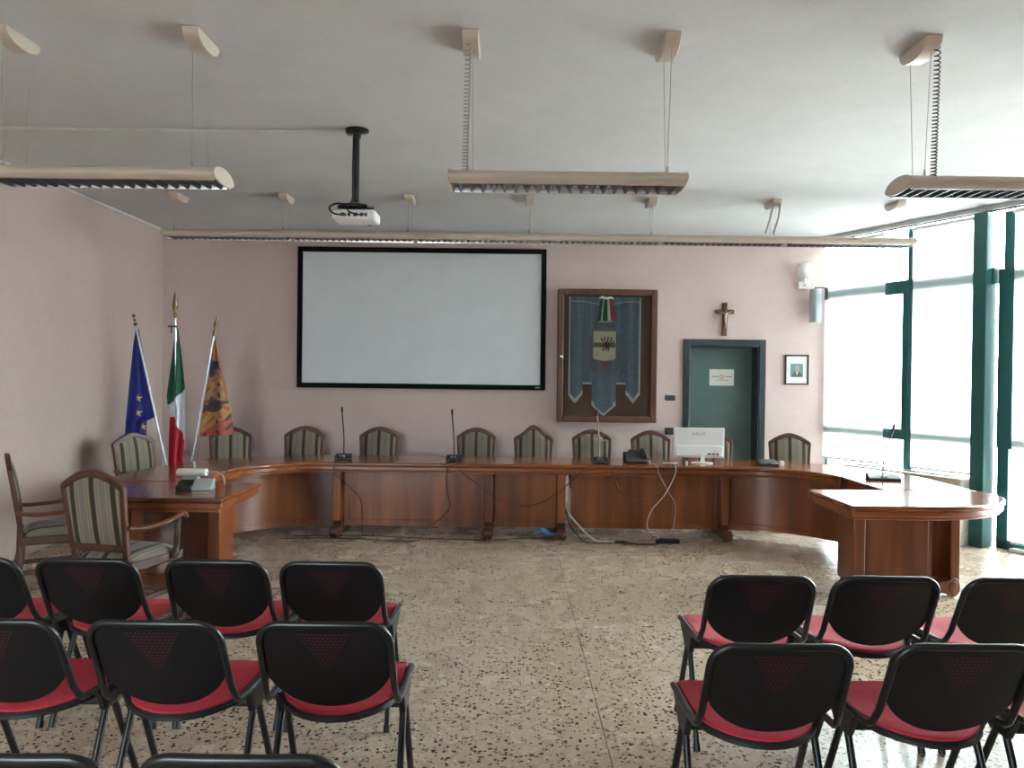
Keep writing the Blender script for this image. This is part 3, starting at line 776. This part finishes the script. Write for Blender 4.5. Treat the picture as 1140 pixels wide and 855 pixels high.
def end_table(label, m, inner, near, straight, outer, back, pill, group):
    """D-shaped end table; m = +1 right, -1 left (x measured from TX outward)"""
    X = lambda v: TX + m * v
    t = thing('end_table', label, 'table', (X((inner + outer) / 2), (near + back) / 2, 0), 0, group)
    def outline(i):
        cy = near + .70
        pts = [(X(inner + i), back - i), (X(inner + i), near + i), (X(straight), near + i)]
        pts += [(X(straight + (outer - straight - i) * math.sin(k * PI / 24)), cy - (.70 - i) * math.cos(k * PI / 24)) for k in range(1, 13)]
        pts += [(X(outer - i), back - i)]
        return pts
    b = MB(); b.prism(outline(0), 2, TOPZ - .036, TOPZ); link('tabletop', b, 'wood_top', t, world=True, bevel=.011, seg=3)
    b = MB(); b.prism(outline(.012), 2, TOPZ - .082, TOPZ - .0365); b.prism(outline(.032), 2, TOPZ - .105, TOPZ - .0825); link('apron', b, 'wood_x', t, world=True, bevel=.008)
    py = near + .58
    mat = tr(X(pill), py, 0)
    b = MB(); b.box(-.045, .045, -.15, .15, .10, TOPZ - .105, mat=mat); link('pillar', b, 'wood_v', t, world=True, bevel=.006)
    b = MB(); b.box(-.035, .035, -.10, .10, .10, TOPZ - .105, mat=tr(X(pill + .76), py, 0)); link('pillar', b, 'wood_v', t, world=True, bevel=.006)
    # panel: flat on the left table, bowed on the right one as seen
    b = MB(); n = 14
    P = [(X(pill + .045 + .50 * k / n), py + .02 - .13 * math.sin(PI * (k / n) * .5)) for k in range(n + 1)]
    Q = [(x, y + .022) for x, y in P]
    b.strip(Q, P, .115, TOPZ - .106); link('modesty_panel', b, 'wood_v', t, world=True, bevel=.003)
    b = MB(); b.box(-.02, .02, -.02, .02, .115, TOPZ - .106, mat=tr(X(pill + .56), py - .08, 0)); b.box(min(X(pill + .5), X(pill + .74)), max(X(pill + .5), X(pill + .74)), py + .06, py + .08, .115, TOPZ - .106); link('side_panel', b, 'wood_v', t, world=True)
    b = MB(); scroll_foot(b, -.50, .40, .085, tr(X(pill + .40), py - .06, 0) @ Matrix.Diagonal((m, 1, 1.35, 1)), .085); link('scroll_foot', b, 'wood_x', t, world=True, bevel=.005)
    b = MB(); b.box(min(X(pill + .0), X(pill + .72)), max(X(pill + .0), X(pill + .72)), py - .055, py + .04, .095, .12); link('plinth', b, 'wood_x', t, world=True, bevel=.005)
    return t
end_table('rounded wooden end table of the desk standing nearest the windows', 1, 2.19, 5.61, 2.76, 3.61, 6.44, 2.44, 'end tables of the council desk')
end_table('rounded wooden end table of the desk by the two loose striped armchairs', -1, 2.25, 5.59, 2.80, 3.61, 6.44, 2.47, 'end tables of the council desk')

# ------------------------------------------------------------------ striped armchairs (front of the chair = local -Y)
def make_armchair(peak=.0):
    t = thing('armchair', 'x', 'chair')
    W, Ht = .236, .935
    lean = lambda z: .215 + max(0, z - .45) * .16        # y of the back plane at height z
    def back_top(x):  # height of the arch
        u = abs(x) / W
        base_ = Ht + .105 * (1 - u ** 1.7) ** 1.0
        if peak: base_ += peak * max(0, math.cos(min(1, u / .62) * PI / 2)) ** 1.5 - .015
        return base_
    N = 20
    b = MB()   # arched top rail
    O = [(-W + 2 * W * k / N) for k in range(N + 1)]
    R = []
    for x in O:
        zt = back_top(x); zb = zt - .05
        R.append([b.bm.verts.new(q) for q in ((x, lean(zb) - .018, zb), (x, lean(zt) - .018, zt), (x, lean(zt) + .018, zt), (x, lean(zb) + .018, zb))])
    for p_, q_ in zip(R, R[1:]):
        for k in range(4): b.bm.faces.new((p_[k], p_[(k + 1) % 4], q_[(k + 1) % 4], q_[k]))
    b.bm.faces.new(R[0][::-1]); b.bm.faces.new(R[-1])
    for sg in (-1, 1):   # stiles, tapering in towards the seat
        b.prism([(sg * (W - .034), Ht - .02), (sg * W, Ht + .0), (sg * (W - .012), .72), (sg * (W - .025), .44), (sg * (W - .062), .44), (sg * (W - .046), .72)], 1, -.018, .018,
                mat=Matrix(((1, 0, 0, 0), (0, 1, .16, .215 - .45 * .16), (0, 0, 1, 0), (0, 0, 0, 1))))
    b.box(-W + .04, W - .04, lean(.53) - .016, lean(.53) + .016, .505, .555)
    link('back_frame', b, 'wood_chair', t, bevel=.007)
    def cush(off, depth):
        g = MB(); n = 16
        def fn(u, v):
            x = (-1 + 2 * u) * (W - .038 - .010 * (1 - v)); zt = back_top(x) - .045; z = .55 + (zt - .55) * v
            return (x, lean(z) + off + depth * (1 - (2 * u - 1) ** 4) * (1 - (2 * v - 1) ** 4), z)
        g.grid(fn, n, n); return g
    g = MB(); n = 16
    def fnf(u, v):
        x = (-1 + 2 * u) * (W - .026 - .014 * (1 - v)); zt = back_top(x) - .045; z = .55 + (zt - .55) * v
        return Vector((x, lean(z) - .012 - .028 * (1 - (2 * u - 1) ** 4) * (1 - (2 * v - 1) ** 4), z))
    def fnb(u, v):
        q = fnf(u, v); q.y = lean(q.z) + .008 + .012 * (1 - (2 * u - 1) ** 4) * (1 - (2 * v - 1) ** 4); return q
    g.grid(fnf, n, n); g.grid(fnb, n, n)
    bmesh.ops.remove_doubles(g.bm, verts=g.bm.verts, dist=.0001)
    link('back_cushion', g, 'stripe', t)
    b = MB(); b.prism([(-.265, -.25), (.265, -.25), (.225, .23), (-.225, .23)], 2, .375, .44); link('seat_frame', b, 'wood_chair', t, bevel=.01)
    g = MB()
    def seat(u, v):
        w = .255 - .04 * v; x = (-1 + 2 * u) * w; y = -.245 + .45 * v
        return (x, y, .44 + .055 * (1 - (2 * u - 1) ** 6) * (1 - (2 * v - 1) ** 6))
    g.grid(seat, 16, 14, two=(0, 0, -.008)); link('seat_cushion', g, 'stripe', t)
    for sg in (-1, 1):
        b = MB(); b.tube([(sg * .235, -.225, .375), (sg * .238, -.228, .30), (sg * .24, -.232, .27), (sg * .24, -.232, .15), (sg * .24, -.235, .0)], [.028, .028, .020, .024, .015], 10); link('leg', b, 'wood_chair', t)
        b = MB(); b.tube([(sg * .195, .215, .46), (sg * .20, .22, .25), (sg * .205, .28, .0)], [.024, .024, .016], 8); link('leg', b, 'wood_chair', t)
        b = MB()
        b.tube(smooth_path([(sg * .225, lean(.66), .665), (sg * .265, .12, .655), (sg * .285, -.05, .665), (sg * .285, -.20, .69), (sg * .28, -.245, .675), (sg * .28, -.25, .655)], 5), .021, 10, flat=.75)
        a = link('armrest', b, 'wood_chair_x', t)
        b = MB(); b.tube(smooth_path([(sg * .262, -.14, .40), (sg * .272, -.165, .48), (sg * .285, -.15, .56), (sg * .288, -.165, .665)], 5), [.026] * 4 + [.02] * 8 + [.018] * 4, 10); link('arm_support', b, 'wood_chair', t)
    b = MB(); b.box(-.19, .19, -.01, .015, .16, .185); b.box(-.215, -.19, -.22, .24, .155, .19); b.box(.19, .215, -.22, .24, .155, .19); link('stretcher', b, 'wood_chair', t, bevel=.004)
    return t
protoA = make_armchair()
arm_specs = [  # x, y, rotation, label
    (-3.61, 7.98, 1.05, 'striped wooden armchair in the corner by the dark blue starred flag'),
    (-3.17, 8.98, .35, 'striped wooden armchair behind the desk curve under the orange patterned flag'),
    (-2.45, 9.17, .05, 'striped wooden armchair behind the desk below the screen\'s lower left corner'),
    (-1.58, 9.22, 0, 'striped wooden armchair behind the desk, just right of the leftmost desk microphone'),
    (-.43, 9.28, -.03, 'striped wooden armchair behind the desk, right of the microphone under the screen'),
    (.96, 9.20, 0, 'striped wooden armchair below the glazed case, behind the microphone with the pale stem'),
    (1.64, 9.15, -.05, 'striped wooden armchair behind the black desk telephone'),
    (2.36, 9.10, -.05, 'striped wooden armchair mostly hidden behind the white monitor'),
    (3.17, 8.95, -.22, 'striped wooden armchair behind the desk curve, right of the green door'),
    (-2.57, 5.30, PI - .24, 'loose striped armchair seen from behind, pushed up to the end table'),
    (-3.50, 6.09, PI - 1.0, 'loose striped armchair seen side on against the left wall'),
]
for k, (x, y, r, lab) in enumerate(arm_specs):
    c = protoA if k == 0 else copy_tree(protoA)
    c.location = (x, y, 0); c.rotation_euler = (0, 0, r); c['label'] = lab; c['group'] = 'striped armchairs'
for ch in c.children:      # the side-on chair's arms are tucked under the table edge
    if ch.name.startswith('armrest'): ch.location.z = -.05
    if ch.name.startswith('arm_support'): ch.scale.z = .925
c = make_armchair(.055); c.location = (.265, 9.25, 0); c['label'] = 'tall peaked striped armchair at the centre of the desk'; c['group'] = 'striped armchairs'

# ------------------------------------------------------------------ audience chairs (front = local +Y)
def make_chair():
    t = thing('stacking_chair', 'x', 'chair')
    hw, zt = .222, .815
    yb = lambda z: -.205 - (z - .50) * .48        # back plane
    b = MB(); r = .075; pts = []
    for sg in (-1,):
        pts += [(-hw - .012, .20, .478), (-hw - .012, -.10, .488), (-hw - .010, -.175, .494), (-hw - .008, -.205, .515), (-hw - .003, yb(.56), .56), (-hw, yb(zt - r), zt - r)]
    for k in range(1, 8):
        a = PI - PI / 2 * k / 8; z = zt - r + r * math.sin(a); pts.append((-hw + r + r * math.cos(a), yb(z), z))
    top = [(-hw + r, yb(zt), zt), (-.07, yb(zt) - .008, zt + .002), (.07, yb(zt) - .008, zt + .002)]
    left = pts[:]; pts = left + top + [(-x, y, z) for x, y, z in ([top[0]] + left[::-1])]
    b.tube(pts, .0125, 10); link('tube_frame', b, 'black', t)
    b = MB(); N = 22
    def half(z):
        if z > .655: 
            e = max(0, z - (zt - r)); return hw - .004 - (r - math.sqrt(max(0, r * r - e * e)))
        q = (.655 - z) / (.655 - .485); return (hw - .004) * math.sqrt(max(0, 1 - q * q)) + .002
    zs = [.485 + (zt - .005 - .485) * (j / 26) for j in range(27)]
    zs = [.485 + (zt - .005 - .485) * (1 - math.cos(PI * j / 26)) / 2 for j in range(27)]
    def fn(u, v):
        z = zs[int(round(v * 26))]; h_ = half(z); x = (-1 + 2 * u) * h_
        return (x, yb(z) - .022 * (1 - (x / hw) ** 2) + .004, z)
    b.grid(fn, N, 26, two=(0, .011, .003)); link('backrest', b, 'perf', t)
    # seat: straight front, rounded rear
    def plan(i):
        w = .218 - i; P = [(-w + .02, .255 - i), (-w, .235 - i), (-w, .0)]
        P += [(-w * math.cos(k * PI / 14), -(.235 - i) * math.sin(k * PI / 14) ** 1.0) for k in range(1, 14)]
        return P + [(w, .0), (w, .235 - i), (w - .02, .255 - i)]
    def sheet(i, z, th, rise=.0):
        g = MB(); P = plan(i); n = len(P)
        zf = lambda x, y: z + .012 * (x / .22) ** 2 + (.012 * max(0, (y - .1) / .15) * -1 if False else 0) + .02 * max(0, -y / .24) ** 2 * .0
        rings = []
        for f_, dz in ((1.0, 0), (1.0, th * .6), (.97, th), (.6, th), (.2, th)):
            rings.append([g.bm.verts.new((x * f_, .01 + (y - .01) * f_, zf(x * f_, y * f_) + dz - (.006 if f_ < .7 else 0))) for x, y in P])
        for a_, b_ in zip(rings, rings[1:]):
            for k in range(n): g.bm.faces.new((a_[k], a_[(k + 1) % n], b_[(k + 1) % n], b_[k]))
        g.bm.faces.new(rings[0][::-1]); g.bm.faces.new(rings[-1]); return g
    link('seat_shell', sheet(-.006, .435, .022), 'black_plastic', t)
    link('seat_pad', sheet(.004, .458, .012), 'red', t)
    b = MB(); b.tube([(-.238, .02, .405), (.238, .02, .405)], .018, 8, flat=1.2); b.box(-.235, .235, -.012, .05, .418, .437); link('crossbar', b, 'black', t)
    for sg in (-1, 1):
        b = MB(); x = sg * .228
        b.prism([(-.10, .485), (.20, .478), (.16, .455), (.07, .385), (-.03, .385), (-.07, .455)], 0, x - .012, x + .012); link('side_bracket', b, 'black_plastic', t, bevel=.004)
        for y0, y1 in ((.045, .235), (-.005, -.195)):
            b = MB(); b.tube([(x, y0, .40), (x + sg * .006, y1, .012)], .0135, 10, flat=1.0); l = link('leg', b, 'black', t)
            b = MB(); b.tube([(x + sg * .0058, y1 - .01 * (1 if y1 > 0 else -1), .03), (x + sg * .006, y1, 0)], .016, 10); link('foot_cap', b, 'black_plastic', l)
    return t
protoC = make_chair()
TOPOFF = .205 + (.815 - .50) * .48
rowsL = [('front row of the left block', 3.51, (-2.403, -1.882, -1.307, -.795)), ('second row of the left block', 2.65, (-1.745, -1.189, -.625)), ('hindmost row of the left block', 1.715, (-1.10, -.588))]
rowsR = [('front row of the right block', 3.35, (1.075, 1.608, 2.165)), ('second row of the right block', 2.49, (.865, 1.45, 2.01))]
first = True
labs = {
 (0, 0): 'black chair with red seat at the left wall end of the front left row',
 (0, 1): 'black chair with red seat, right before the loose armchair seen from behind',
 (0, 2): 'black chair with red seat, right before the orange side of the end table',
 (0, 3): 'black chair with red seat, aisle end of the left block\'s front row',
 (1, 0): 'black chair with red seat cut by the photo edge in the left block\'s middle row',
 (1, 1): 'black chair with red seat, second from the aisle in the left block\'s middle row',
 (1, 2): 'black chair with red seat, aisle end of the left block\'s middle row',
 (2, 0): 'black chair nearest the camera at the bottom left corner, only its top showing',
 (2, 1): 'black chair nearest the camera beside the aisle, only its top showing',
 (3, 0): 'black chair with red seat, aisle end of the right block\'s front row',
 (3, 1): 'black chair with red seat, right before the window side end table',
 (3, 2): 'black chair with red seat, window end of the right block\'s front row',
 (4, 0): 'black chair with red seat, aisle end of the right block\'s rear row',
 (4, 1): 'black chair with red seat, second from the aisle in the right block\'s rear row',
 (4, 2): 'black chair at the window end of the right rear row, only its seat corner showing'}
for ri, (rn, yt, xs) in enumerate(rowsL + rowsR):
    for ci, x in enumerate(xs):
        c = protoC if first else copy_tree(protoC); first = False
        c.location = (x, yt + TOPOFF + random.uniform(-.008, .008) + (.015 if (ri, ci) == (4, 1) else 0), 0); c.rotation_euler = (0, 0, random.uniform(-.012, .012))
        c['label'] = labs[(ri, ci)]; c['group'] = 'audience chairs, ' + rn

# ------------------------------------------------------------------ things on the desk
def microphone(label, x, y, h, leanx, stem, rz=0, w=.16):
    t = thing('desk_microphone', label, 'microphone', (x, y, TOPZ), rz, 'gooseneck desk microphones')
    b = MB(); b.prism([(-.075, 0), (.075, 0), (.075, .055), (.02, .055), (-.075, .022)], 0, -w / 2, w / 2); link('base', b, 'black_plastic', t, bevel=.006)
    b = MB()
    for k in range(2): b.box(-.03 + k * .035, -.012 + k * .035, -.05, -.035, .033, .046)
    link('button', b, 'grey', t)
    if h:
        p0 = Vector((0, .02, .05)); p1 = Vector((leanx, -.03, h))
        b = MB(); b.tube(smooth_path([p0, p0 + Vector((leanx * .2, .01, h * .35)), p1], 8), .007, 8); link('gooseneck', b, stem, t)
        b = MB(); d = Vector((leanx * .05, -.008, .05)); b.tube([p1 - d * .2, p1, p1 + d * .8, p1 + d], [.008, .012, .012, .006], 10); link('microphone_head', b, 'black', t)
    return t
microphone('black desk microphone, leftmost of the row along the straight desk', -1.76, 8.33, .50, -.01, 'dark_grey')
microphone('black desk microphone under the middle of the screen', -.60, 8.33, .49, -.02, 'dark_grey')
microphone('desk microphone with pale stem standing below the glazed case', .93, 8.30, .50, -.04, 'chrome')
microphone('black microphone base without a stem, right of the white monitor', 2.65, 8.22, 0, 0, 'black', w=.2)
b = MB(); b.box(-.02, .02, -.03, .03, 0, .05); o = tag(link('card_reader', b, 'white', bevel=.004, loc=(2.79, 8.19, TOPZ)), 'tiny white box on the desk beside the stemless microphone base', 'device')
microphone('black desk microphone with tilted stem on the window side leg of the desk', 3.33, 7.10, .46, .07, 'black', -.2, .27)

# telephone
t = thing('desk_telephone', 'black office telephone on the desk left of the white monitor', 'telephone', (1.30, 8.34, TOPZ), .1)
b = MB(); b.prism([(-.09, 0), (.09, 0), (.09, .10), (.05, .11), (-.09, .03)], 0, -.11, .11); link('body', b, 'black_plastic', t, bevel=.008)
b = MB(); b.tube(smooth_path([(.10, -.06, .05), (.10, -.02, .10), (.10, .06, .13), (.10, .10, .12)], 5), [.022] * 4 + [.013] * 8 + [.022] * 4, 10); link('handset', b, 'black', t)
b = MB(); b.box(-.05, .05, .078, .09, .105, .13); link('display', b, 'dark_grey', t)
b = MB(); b.lathe([(.014, 0), (.018, .02), (.006, .035)], (.14, -.06, 0), 12); link('cord_plug', b, 'grey', t)

# monitor (seen from its white back)
p0, p1 = at(750.5, 476, 8.35), at(806, 510, 8.35)
MX = (p0.x + p1.x) / 2; W = p1.x - p0.x
t = thing('computer_monitor', 'white computer monitor on the desk, its back facing the room', 'monitor', (MX, 8.36, TOPZ), -.04)
zb, zt = p1.z - TOPZ, p0.z - TOPZ
b = MB(); b.box(-W / 2, W / 2, -.012, .012, zb, zt); link('screen_panel', b, 'white', t, bevel=.005)
b = MB(); b.prism([(-.013, zb + .004), (-.013, zb + .135), (-.03, zb + .125), (-.038, zb + .02)], 0, -W / 2 + .02, W / 2 - .02); link('rear_housing', b, 'white', t, bevel=.006)
b = MB(); b.prism([(-.02, .012), (.03, .012), (.012, zb + .06), (-.012, zb + .06)], 1, -.052, -.036, mat=tr(.03, 0, 0)); link('stand_neck', b, 'white', t, bevel=.004)
b = MB(); b.prism([(.03 + .115 * math.cos(a), -.03 + .075 * math.sin(a)) for a in [2 * PI * k / 24 for k in range(24)]], 2, 0, .012); link('stand_base', b, 'white', t, bevel=.003)
for x, w in ((.085, .03), (.135, .02), (.175, .025)):
    b = MB(); b.box(x, x + w, -.05, -.036, zb + .035, zb + .05); link('port', b, 'black', t)
cu = bpy.data.curves.new('logo', 'FONT'); cu.body = 'ASUS'; cu.size = .045; cu.align_x = 'CENTER'; cu.align_y = 'CENTER'; cu.extrude = .0006
tmp = bpy.data.objects.new('logo', cu); COL.objects.link(tmp)
dg = bpy.context.evaluated_depsgraph_get(); me = bpy.data.meshes.new_from_object(tmp.evaluated_get(dg)); bpy.data.objects.remove(tmp)
me.materials.clear(); me.materials.append(MT['grey']); me.transform(tr(-.005, -.0128, zt - .065) @ rot('X', PI / 2) @ Matrix.Diagonal((1.35, 1, 1, 1)))
o = bpy.data.objects.new('logo', me); COL.objects.link(o); o.parent = t
# small hub with cables
t = thing('cable_hub', 'small grey cable hub on the desk edge left of the monitor base', 'hub', (1.64, 8.16, TOPZ))
b = MB(); b.box(-.08, .07, -.035, .035, 0, .022); link('body', b, 'cable_grey', t, bevel=.006)
b = MB()
for k in range(4): b.box(-.06 + k * .032, -.042 + k * .032, -.04, -.034, .006, .016)
link('plug', b, 'black', t)
b = MB()
for k in (0, 1): b.box(-.012, .012, -.012, .012, k * .021, k * .021 + .02)
tag(link('cable_adapter', b, 'white', bevel=.003, loc=(1.80, 8.14, TOPZ)), 'tiny white cable adapter on the desk between hub and monitor base', 'adapter')

# left end table things
p = at(213, 527, 6.2)
t = thing('white_console', 'small white oblong device on the end table near the flags', 'device', (-2.53, 6.31, TOPZ), .05)
b = MB(); b.prism(arc(0, .095, .045, .03, 0, 2 * PI, 16)[:-1], 0, -.115, .115); link('body', b, 'white', t, bevel=.008)
b = MB(); b.box(-.05, .05, -.03, .03, 0, .07); link('foot', b, 'grey', t, bevel=.004)
b = MB(); b.tube(smooth_path([(.115, 0, .095), (.19, -.01, .10), (.25, -.03, .07), (.265, -.05, .003)], 8), .0055, 8); link('cable', b, 'cable_grey', t)
t = thing('conference_unit', 'dark and pale grey wedge-shaped device on the end table near the flags', 'device', (-2.40, 6.02, TOPZ), .12)
b = MB(); b.prism([(-.07, 0), (.07, 0), (.07, .07), (-.07, .035)], 0, -.12, -.005); link('body', b, 'black_plastic', t, bevel=.008)
b = MB(); b.prism([(-.065, 0), (.065, 0), (.065, .075), (.04, .08), (-.065, .02)], 0, -.005, .14); link('sloped_cover', b, 'grey', t, bevel=.006)

# ------------------------------------------------------------------ cables and floor things
def cable(label, pts, mat, r=.0045, n=8):
    b = MB(); b.tube(smooth_path(pts, n), r, 6); return tag(link('cable', b, mat), label, 'cable')
yf = YF - .012; yp = YF + PIN - .03
cable('dark cable hanging from the leftmost microphone down the desk front', [(-1.80, 8.25, .778), (-1.78, yf, .78), (-1.78, yf - .003, .66), (-1.70, yp - .05, .52), (-1.56, yp - .02, .36), (-1.54, yp - .02, .1), (-1.52, yp - .05, .008), (-1.4, yp - .08, .006)], 'cable_brown')
cable('dark cable falling from the microphone under the screen to the floor', [(-.64, 8.25, .778), (-.64, yf, .78), (-.645, yf - .003, .66), (-.66, yp - .03, .45), (-.63, yp - .02, .3), (-.72, yp - .02, .18), (-.86, yp - .05, .07), (-.92, 7.95, .008), (-1.15, 7.90, .006), (-1.45, 7.98, .006), (-1.9, 8.0, .006), (-2.3, 7.95, .006)], 'cable_brown')
cable('dark cable looping across the desk front below the tall peaked armchair', [(-.56, 8.25, .778), (-.54, yf, .78), (-.50, yf - .004, .69), (-.30, yf - .004, .54), (-.08, yf - .004, .40), (.12, yf - .004, .35), (.33, yf - .004, .40), (.52, yf - .004, .53), (.70, yf - .004, .69), (.80, yf, .779), (.88, 8.22, .778)], 'cable_brown')
cable('dark cable looping across the desk front below the telephone', [(.98, 8.22, .778), (1.0, yf, .779), (1.03, yf - .004, .66), (1.07, yf - .004, .55), (1.15, yf - .004, .45), (1.32, yf - .004, .42), (1.50, yf - .004, .50), (1.62, yf - .004, .66), (1.66, yf, .779), (1.66, 8.12, .778)], 'cable_brown')
b = MB(); b.tube([(1.055, yf - .012, .61), (1.085, yf - .012, .535)], [.013, .011], 8); tag(link('cable_connector', b, 'brass'), 'small metal cable connector dangling on the desk front below the telephone', 'connector')
cable('pale cable crossing the desk front from the telephone to the floor strip', [(1.42, 8.2, .778), (1.47, yf, .779), (1.50, yf - .004, .68), (1.60, yf - .01, .50), (1.66, yf - .01, .38), (1.655, yf + .04, .15), (1.58, 7.99, .035)], 'cable_grey')
cable('pale cable hanging from the cable hub down to the floor strip', [(1.66, 8.12, .779), (1.66, yf, .780), (1.655, yf - .006, .68), (1.55, yf - .016, .48), (1.42, yf - .016, .32), (1.39, yf + .02, .14), (1.52, 7.99, .035)], 'cable_white')
b = MB(); b.tube([(.575, yp - .04, .655), (.575, yp - .04, .36)], .018, 12); tag(link('cable_conduit', b, 'white'), 'short white upright conduit in the gap of the desk front', 'conduit')
cable('white cable curving from the white conduit down to the floor', [(.575, yp - .04, .36), (.60, yp - .06, .26), (.72, yp - .12, .12), (.86, 7.96, .02), (1.02, 7.95, .009), (1.10, 7.95, .009)], 'cable_white', .009)
cable('black cable lying on the floor below the desk to the power strip', [(.575, yp, .30), (.62, yp - .04, .12), (.75, 7.95, .01), (.92, 7.92, .007), (1.12, 7.93, .008), (1.3, 7.88, .007), (1.46, 7.90, .008), (1.54, 7.95, .02)], 'black', .007)
t = thing('power_strip', 'black power strip on the floor below the white monitor', 'power strip', (1.58, 7.97, 0), .1)
b = MB(); b.box(-.12, .12, -.028, .028, 0, .042); link('body', b, 'black_plastic', t, bevel=.006)
b = MB()
for k in (-1, 0, 1): b.lathe([(.017, .042), (.017, .05)], (k * .07, 0, 0), 14)
link('socket', b, 'dark_grey', t)
b = MB(); b.box(-.06, .04, -.02, .02, 0, .03); b.tube([(.04, 0, .015), (.08, 0, .01)], .008, 8); tag(link('cable_joint', b, 'black_plastic', bevel=.005, loc=(1.11, 7.94, 0)), 'black plug block at the end of the white floor cable', 'plug')
b = MB(); b.tube(smooth_path([(.24, 8.20, .03), (.32, 8.16, .08), (.40, 8.17, .04), (.46, 8.2, .03)], 6), [.02] * 6 + [.032] * 6 + [.02] * 7, 10); tag(link('plastic_bag', b, 'blue'), 'small crumpled blue bag on the floor under the desk centre', 'bag')
cable('dark cable trailing on the floor under the left half of the desk', [(-2.2, 8.1, .006), (-1.5, 8.15, .006), (-.8, 8.05, .006), (-.25, 8.0, .006), (.1, 8.1, .006), (.45, 8.14, .006)], 'cable_brown')
cable('black cable on the window side leg of the desk behind the tilted microphone', [(3.20, 7.06, .779), (3.08, 7.2, .778), (3.045, 7.28, .779), (3.02, 7.30, .70), (3.04, 7.25, .45), (3.08, 7.2, .15)], 'black')

# fan coil heater along the windows
t = thing('convector_heater', 'low cream convector heater by the windows behind the end table', 'heater', WX @ Vector((1.2, .17, 0)))
b = MB()
def hm(x0, x1, y0, y1, z0, z1, m=0): b.box(x0, x1, y0, y1, z0, z1, m, mat=WX)
hm(.55, 1.965, .02, .25, .13, .65); link('casing', b, 'heater', t, world=True, bevel=.02, seg=3)
b = MB(); hm(.53, 1.97, .015, .26, .652, .68); link('top_cover', b, 'heater', t, world=True, bevel=.012, seg=3)
b = MB(); hm(.60, 1.86, .08, .18, .678, .684)
for k in range(38): hm(.61 + k * .032, .622 + k * .032, .08, .18, .684, .688)
link('outlet_grille', b, 'dark_grey', t, world=True)
for s0, s1 in ((.55, .71), (1.80, 1.96)):
    b = MB(); hm(s0, s1, .03, .24, 0, .13); link('foot', b, 'heater', t, world=True, bevel=.01)
b = MB(); hm(.715, 1.795, .05, .17, .06, .128); link('intake_grille', b, 'black_plastic', t, world=True)

# ------------------------------------------------------------------ light and camera
w = bpy.data.worlds.new('overcast_sky'); sc.world = w; w.use_nodes = True
nt = w.node_tree; bg = nt.nodes['Background']
tc = nt.nodes.new('ShaderNodeTexCoord'); sx = nt.nodes.new('ShaderNodeSeparateXYZ'); nt.links.new(tc.outputs['Generated'], sx.inputs[0])
mr = nt.nodes.new('ShaderNodeMapRange'); mr.inputs[1].default_value = -.12; mr.inputs[2].default_value = .12; nt.links.new(sx.outputs[2], mr.inputs[0])
nt.links.new(mixc(nt, mr.outputs[0], (.46, .46, .45), (.90, .97, 1.0)), bg.inputs[0])
bg.inputs[1].default_value = 40.0
def portal(name, loc, quat, sx_, sy_):
    l = bpy.data.lights.new(name, 'AREA'); l.shape = 'RECTANGLE'; l.size = sx_; l.size_y = sy_; l.cycles.is_portal = True
    o = bpy.data.objects.new(name, l); COL.objects.link(o); o.location = loc; o.rotation_mode = 'QUATERNION'; o.rotation_quaternion = quat
# portals guide the sampling of the sky through the two window openings
m3 = Matrix((DW, Vector((0, 0, 1)), -NI)).transposed()
portal('sky_portal', WX @ Vector((S_END / 2, -.11, CEIL / 2)), m3.to_quaternion(), S_END, CEIL)
portal('sky_portal', Vector(((FW0 + FW1) / 2, FRONT - .19, (.9 + FWZ) / 2)), Matrix(((1, 0, 0), (0, 0, -1), (0, 1, 0))).to_quaternion(), FW1 - FW0, FWZ - .9)

cam = bpy.data.cameras.new('camera'); co = bpy.data.objects.new('camera', cam); COL.objects.link(co)
cam.sensor_fit = 'HORIZONTAL'; cam.sensor_width = 36; cam.lens = 36 * F / 1140; cam.clip_start = .05
pitch = math.atan((427.5 - HOR) / F)
co.matrix_world = tr(0, 0, EYE) @ rot('X', PI / 2 - pitch) @ rot('Z', ROLL)
sc.camera = co
sc.view_settings.view_transform = 'Standard'; sc.view_settings.look = 'None'; sc.view_settings.gamma = 1; sc.view_settings.use_curve_mapping = False
sc.view_settings.exposure = 0.22
sc.cycles.max_bounces = 10; sc.cycles.diffuse_bounces = 6; sc.cycles.transparent_max_bounces = 12
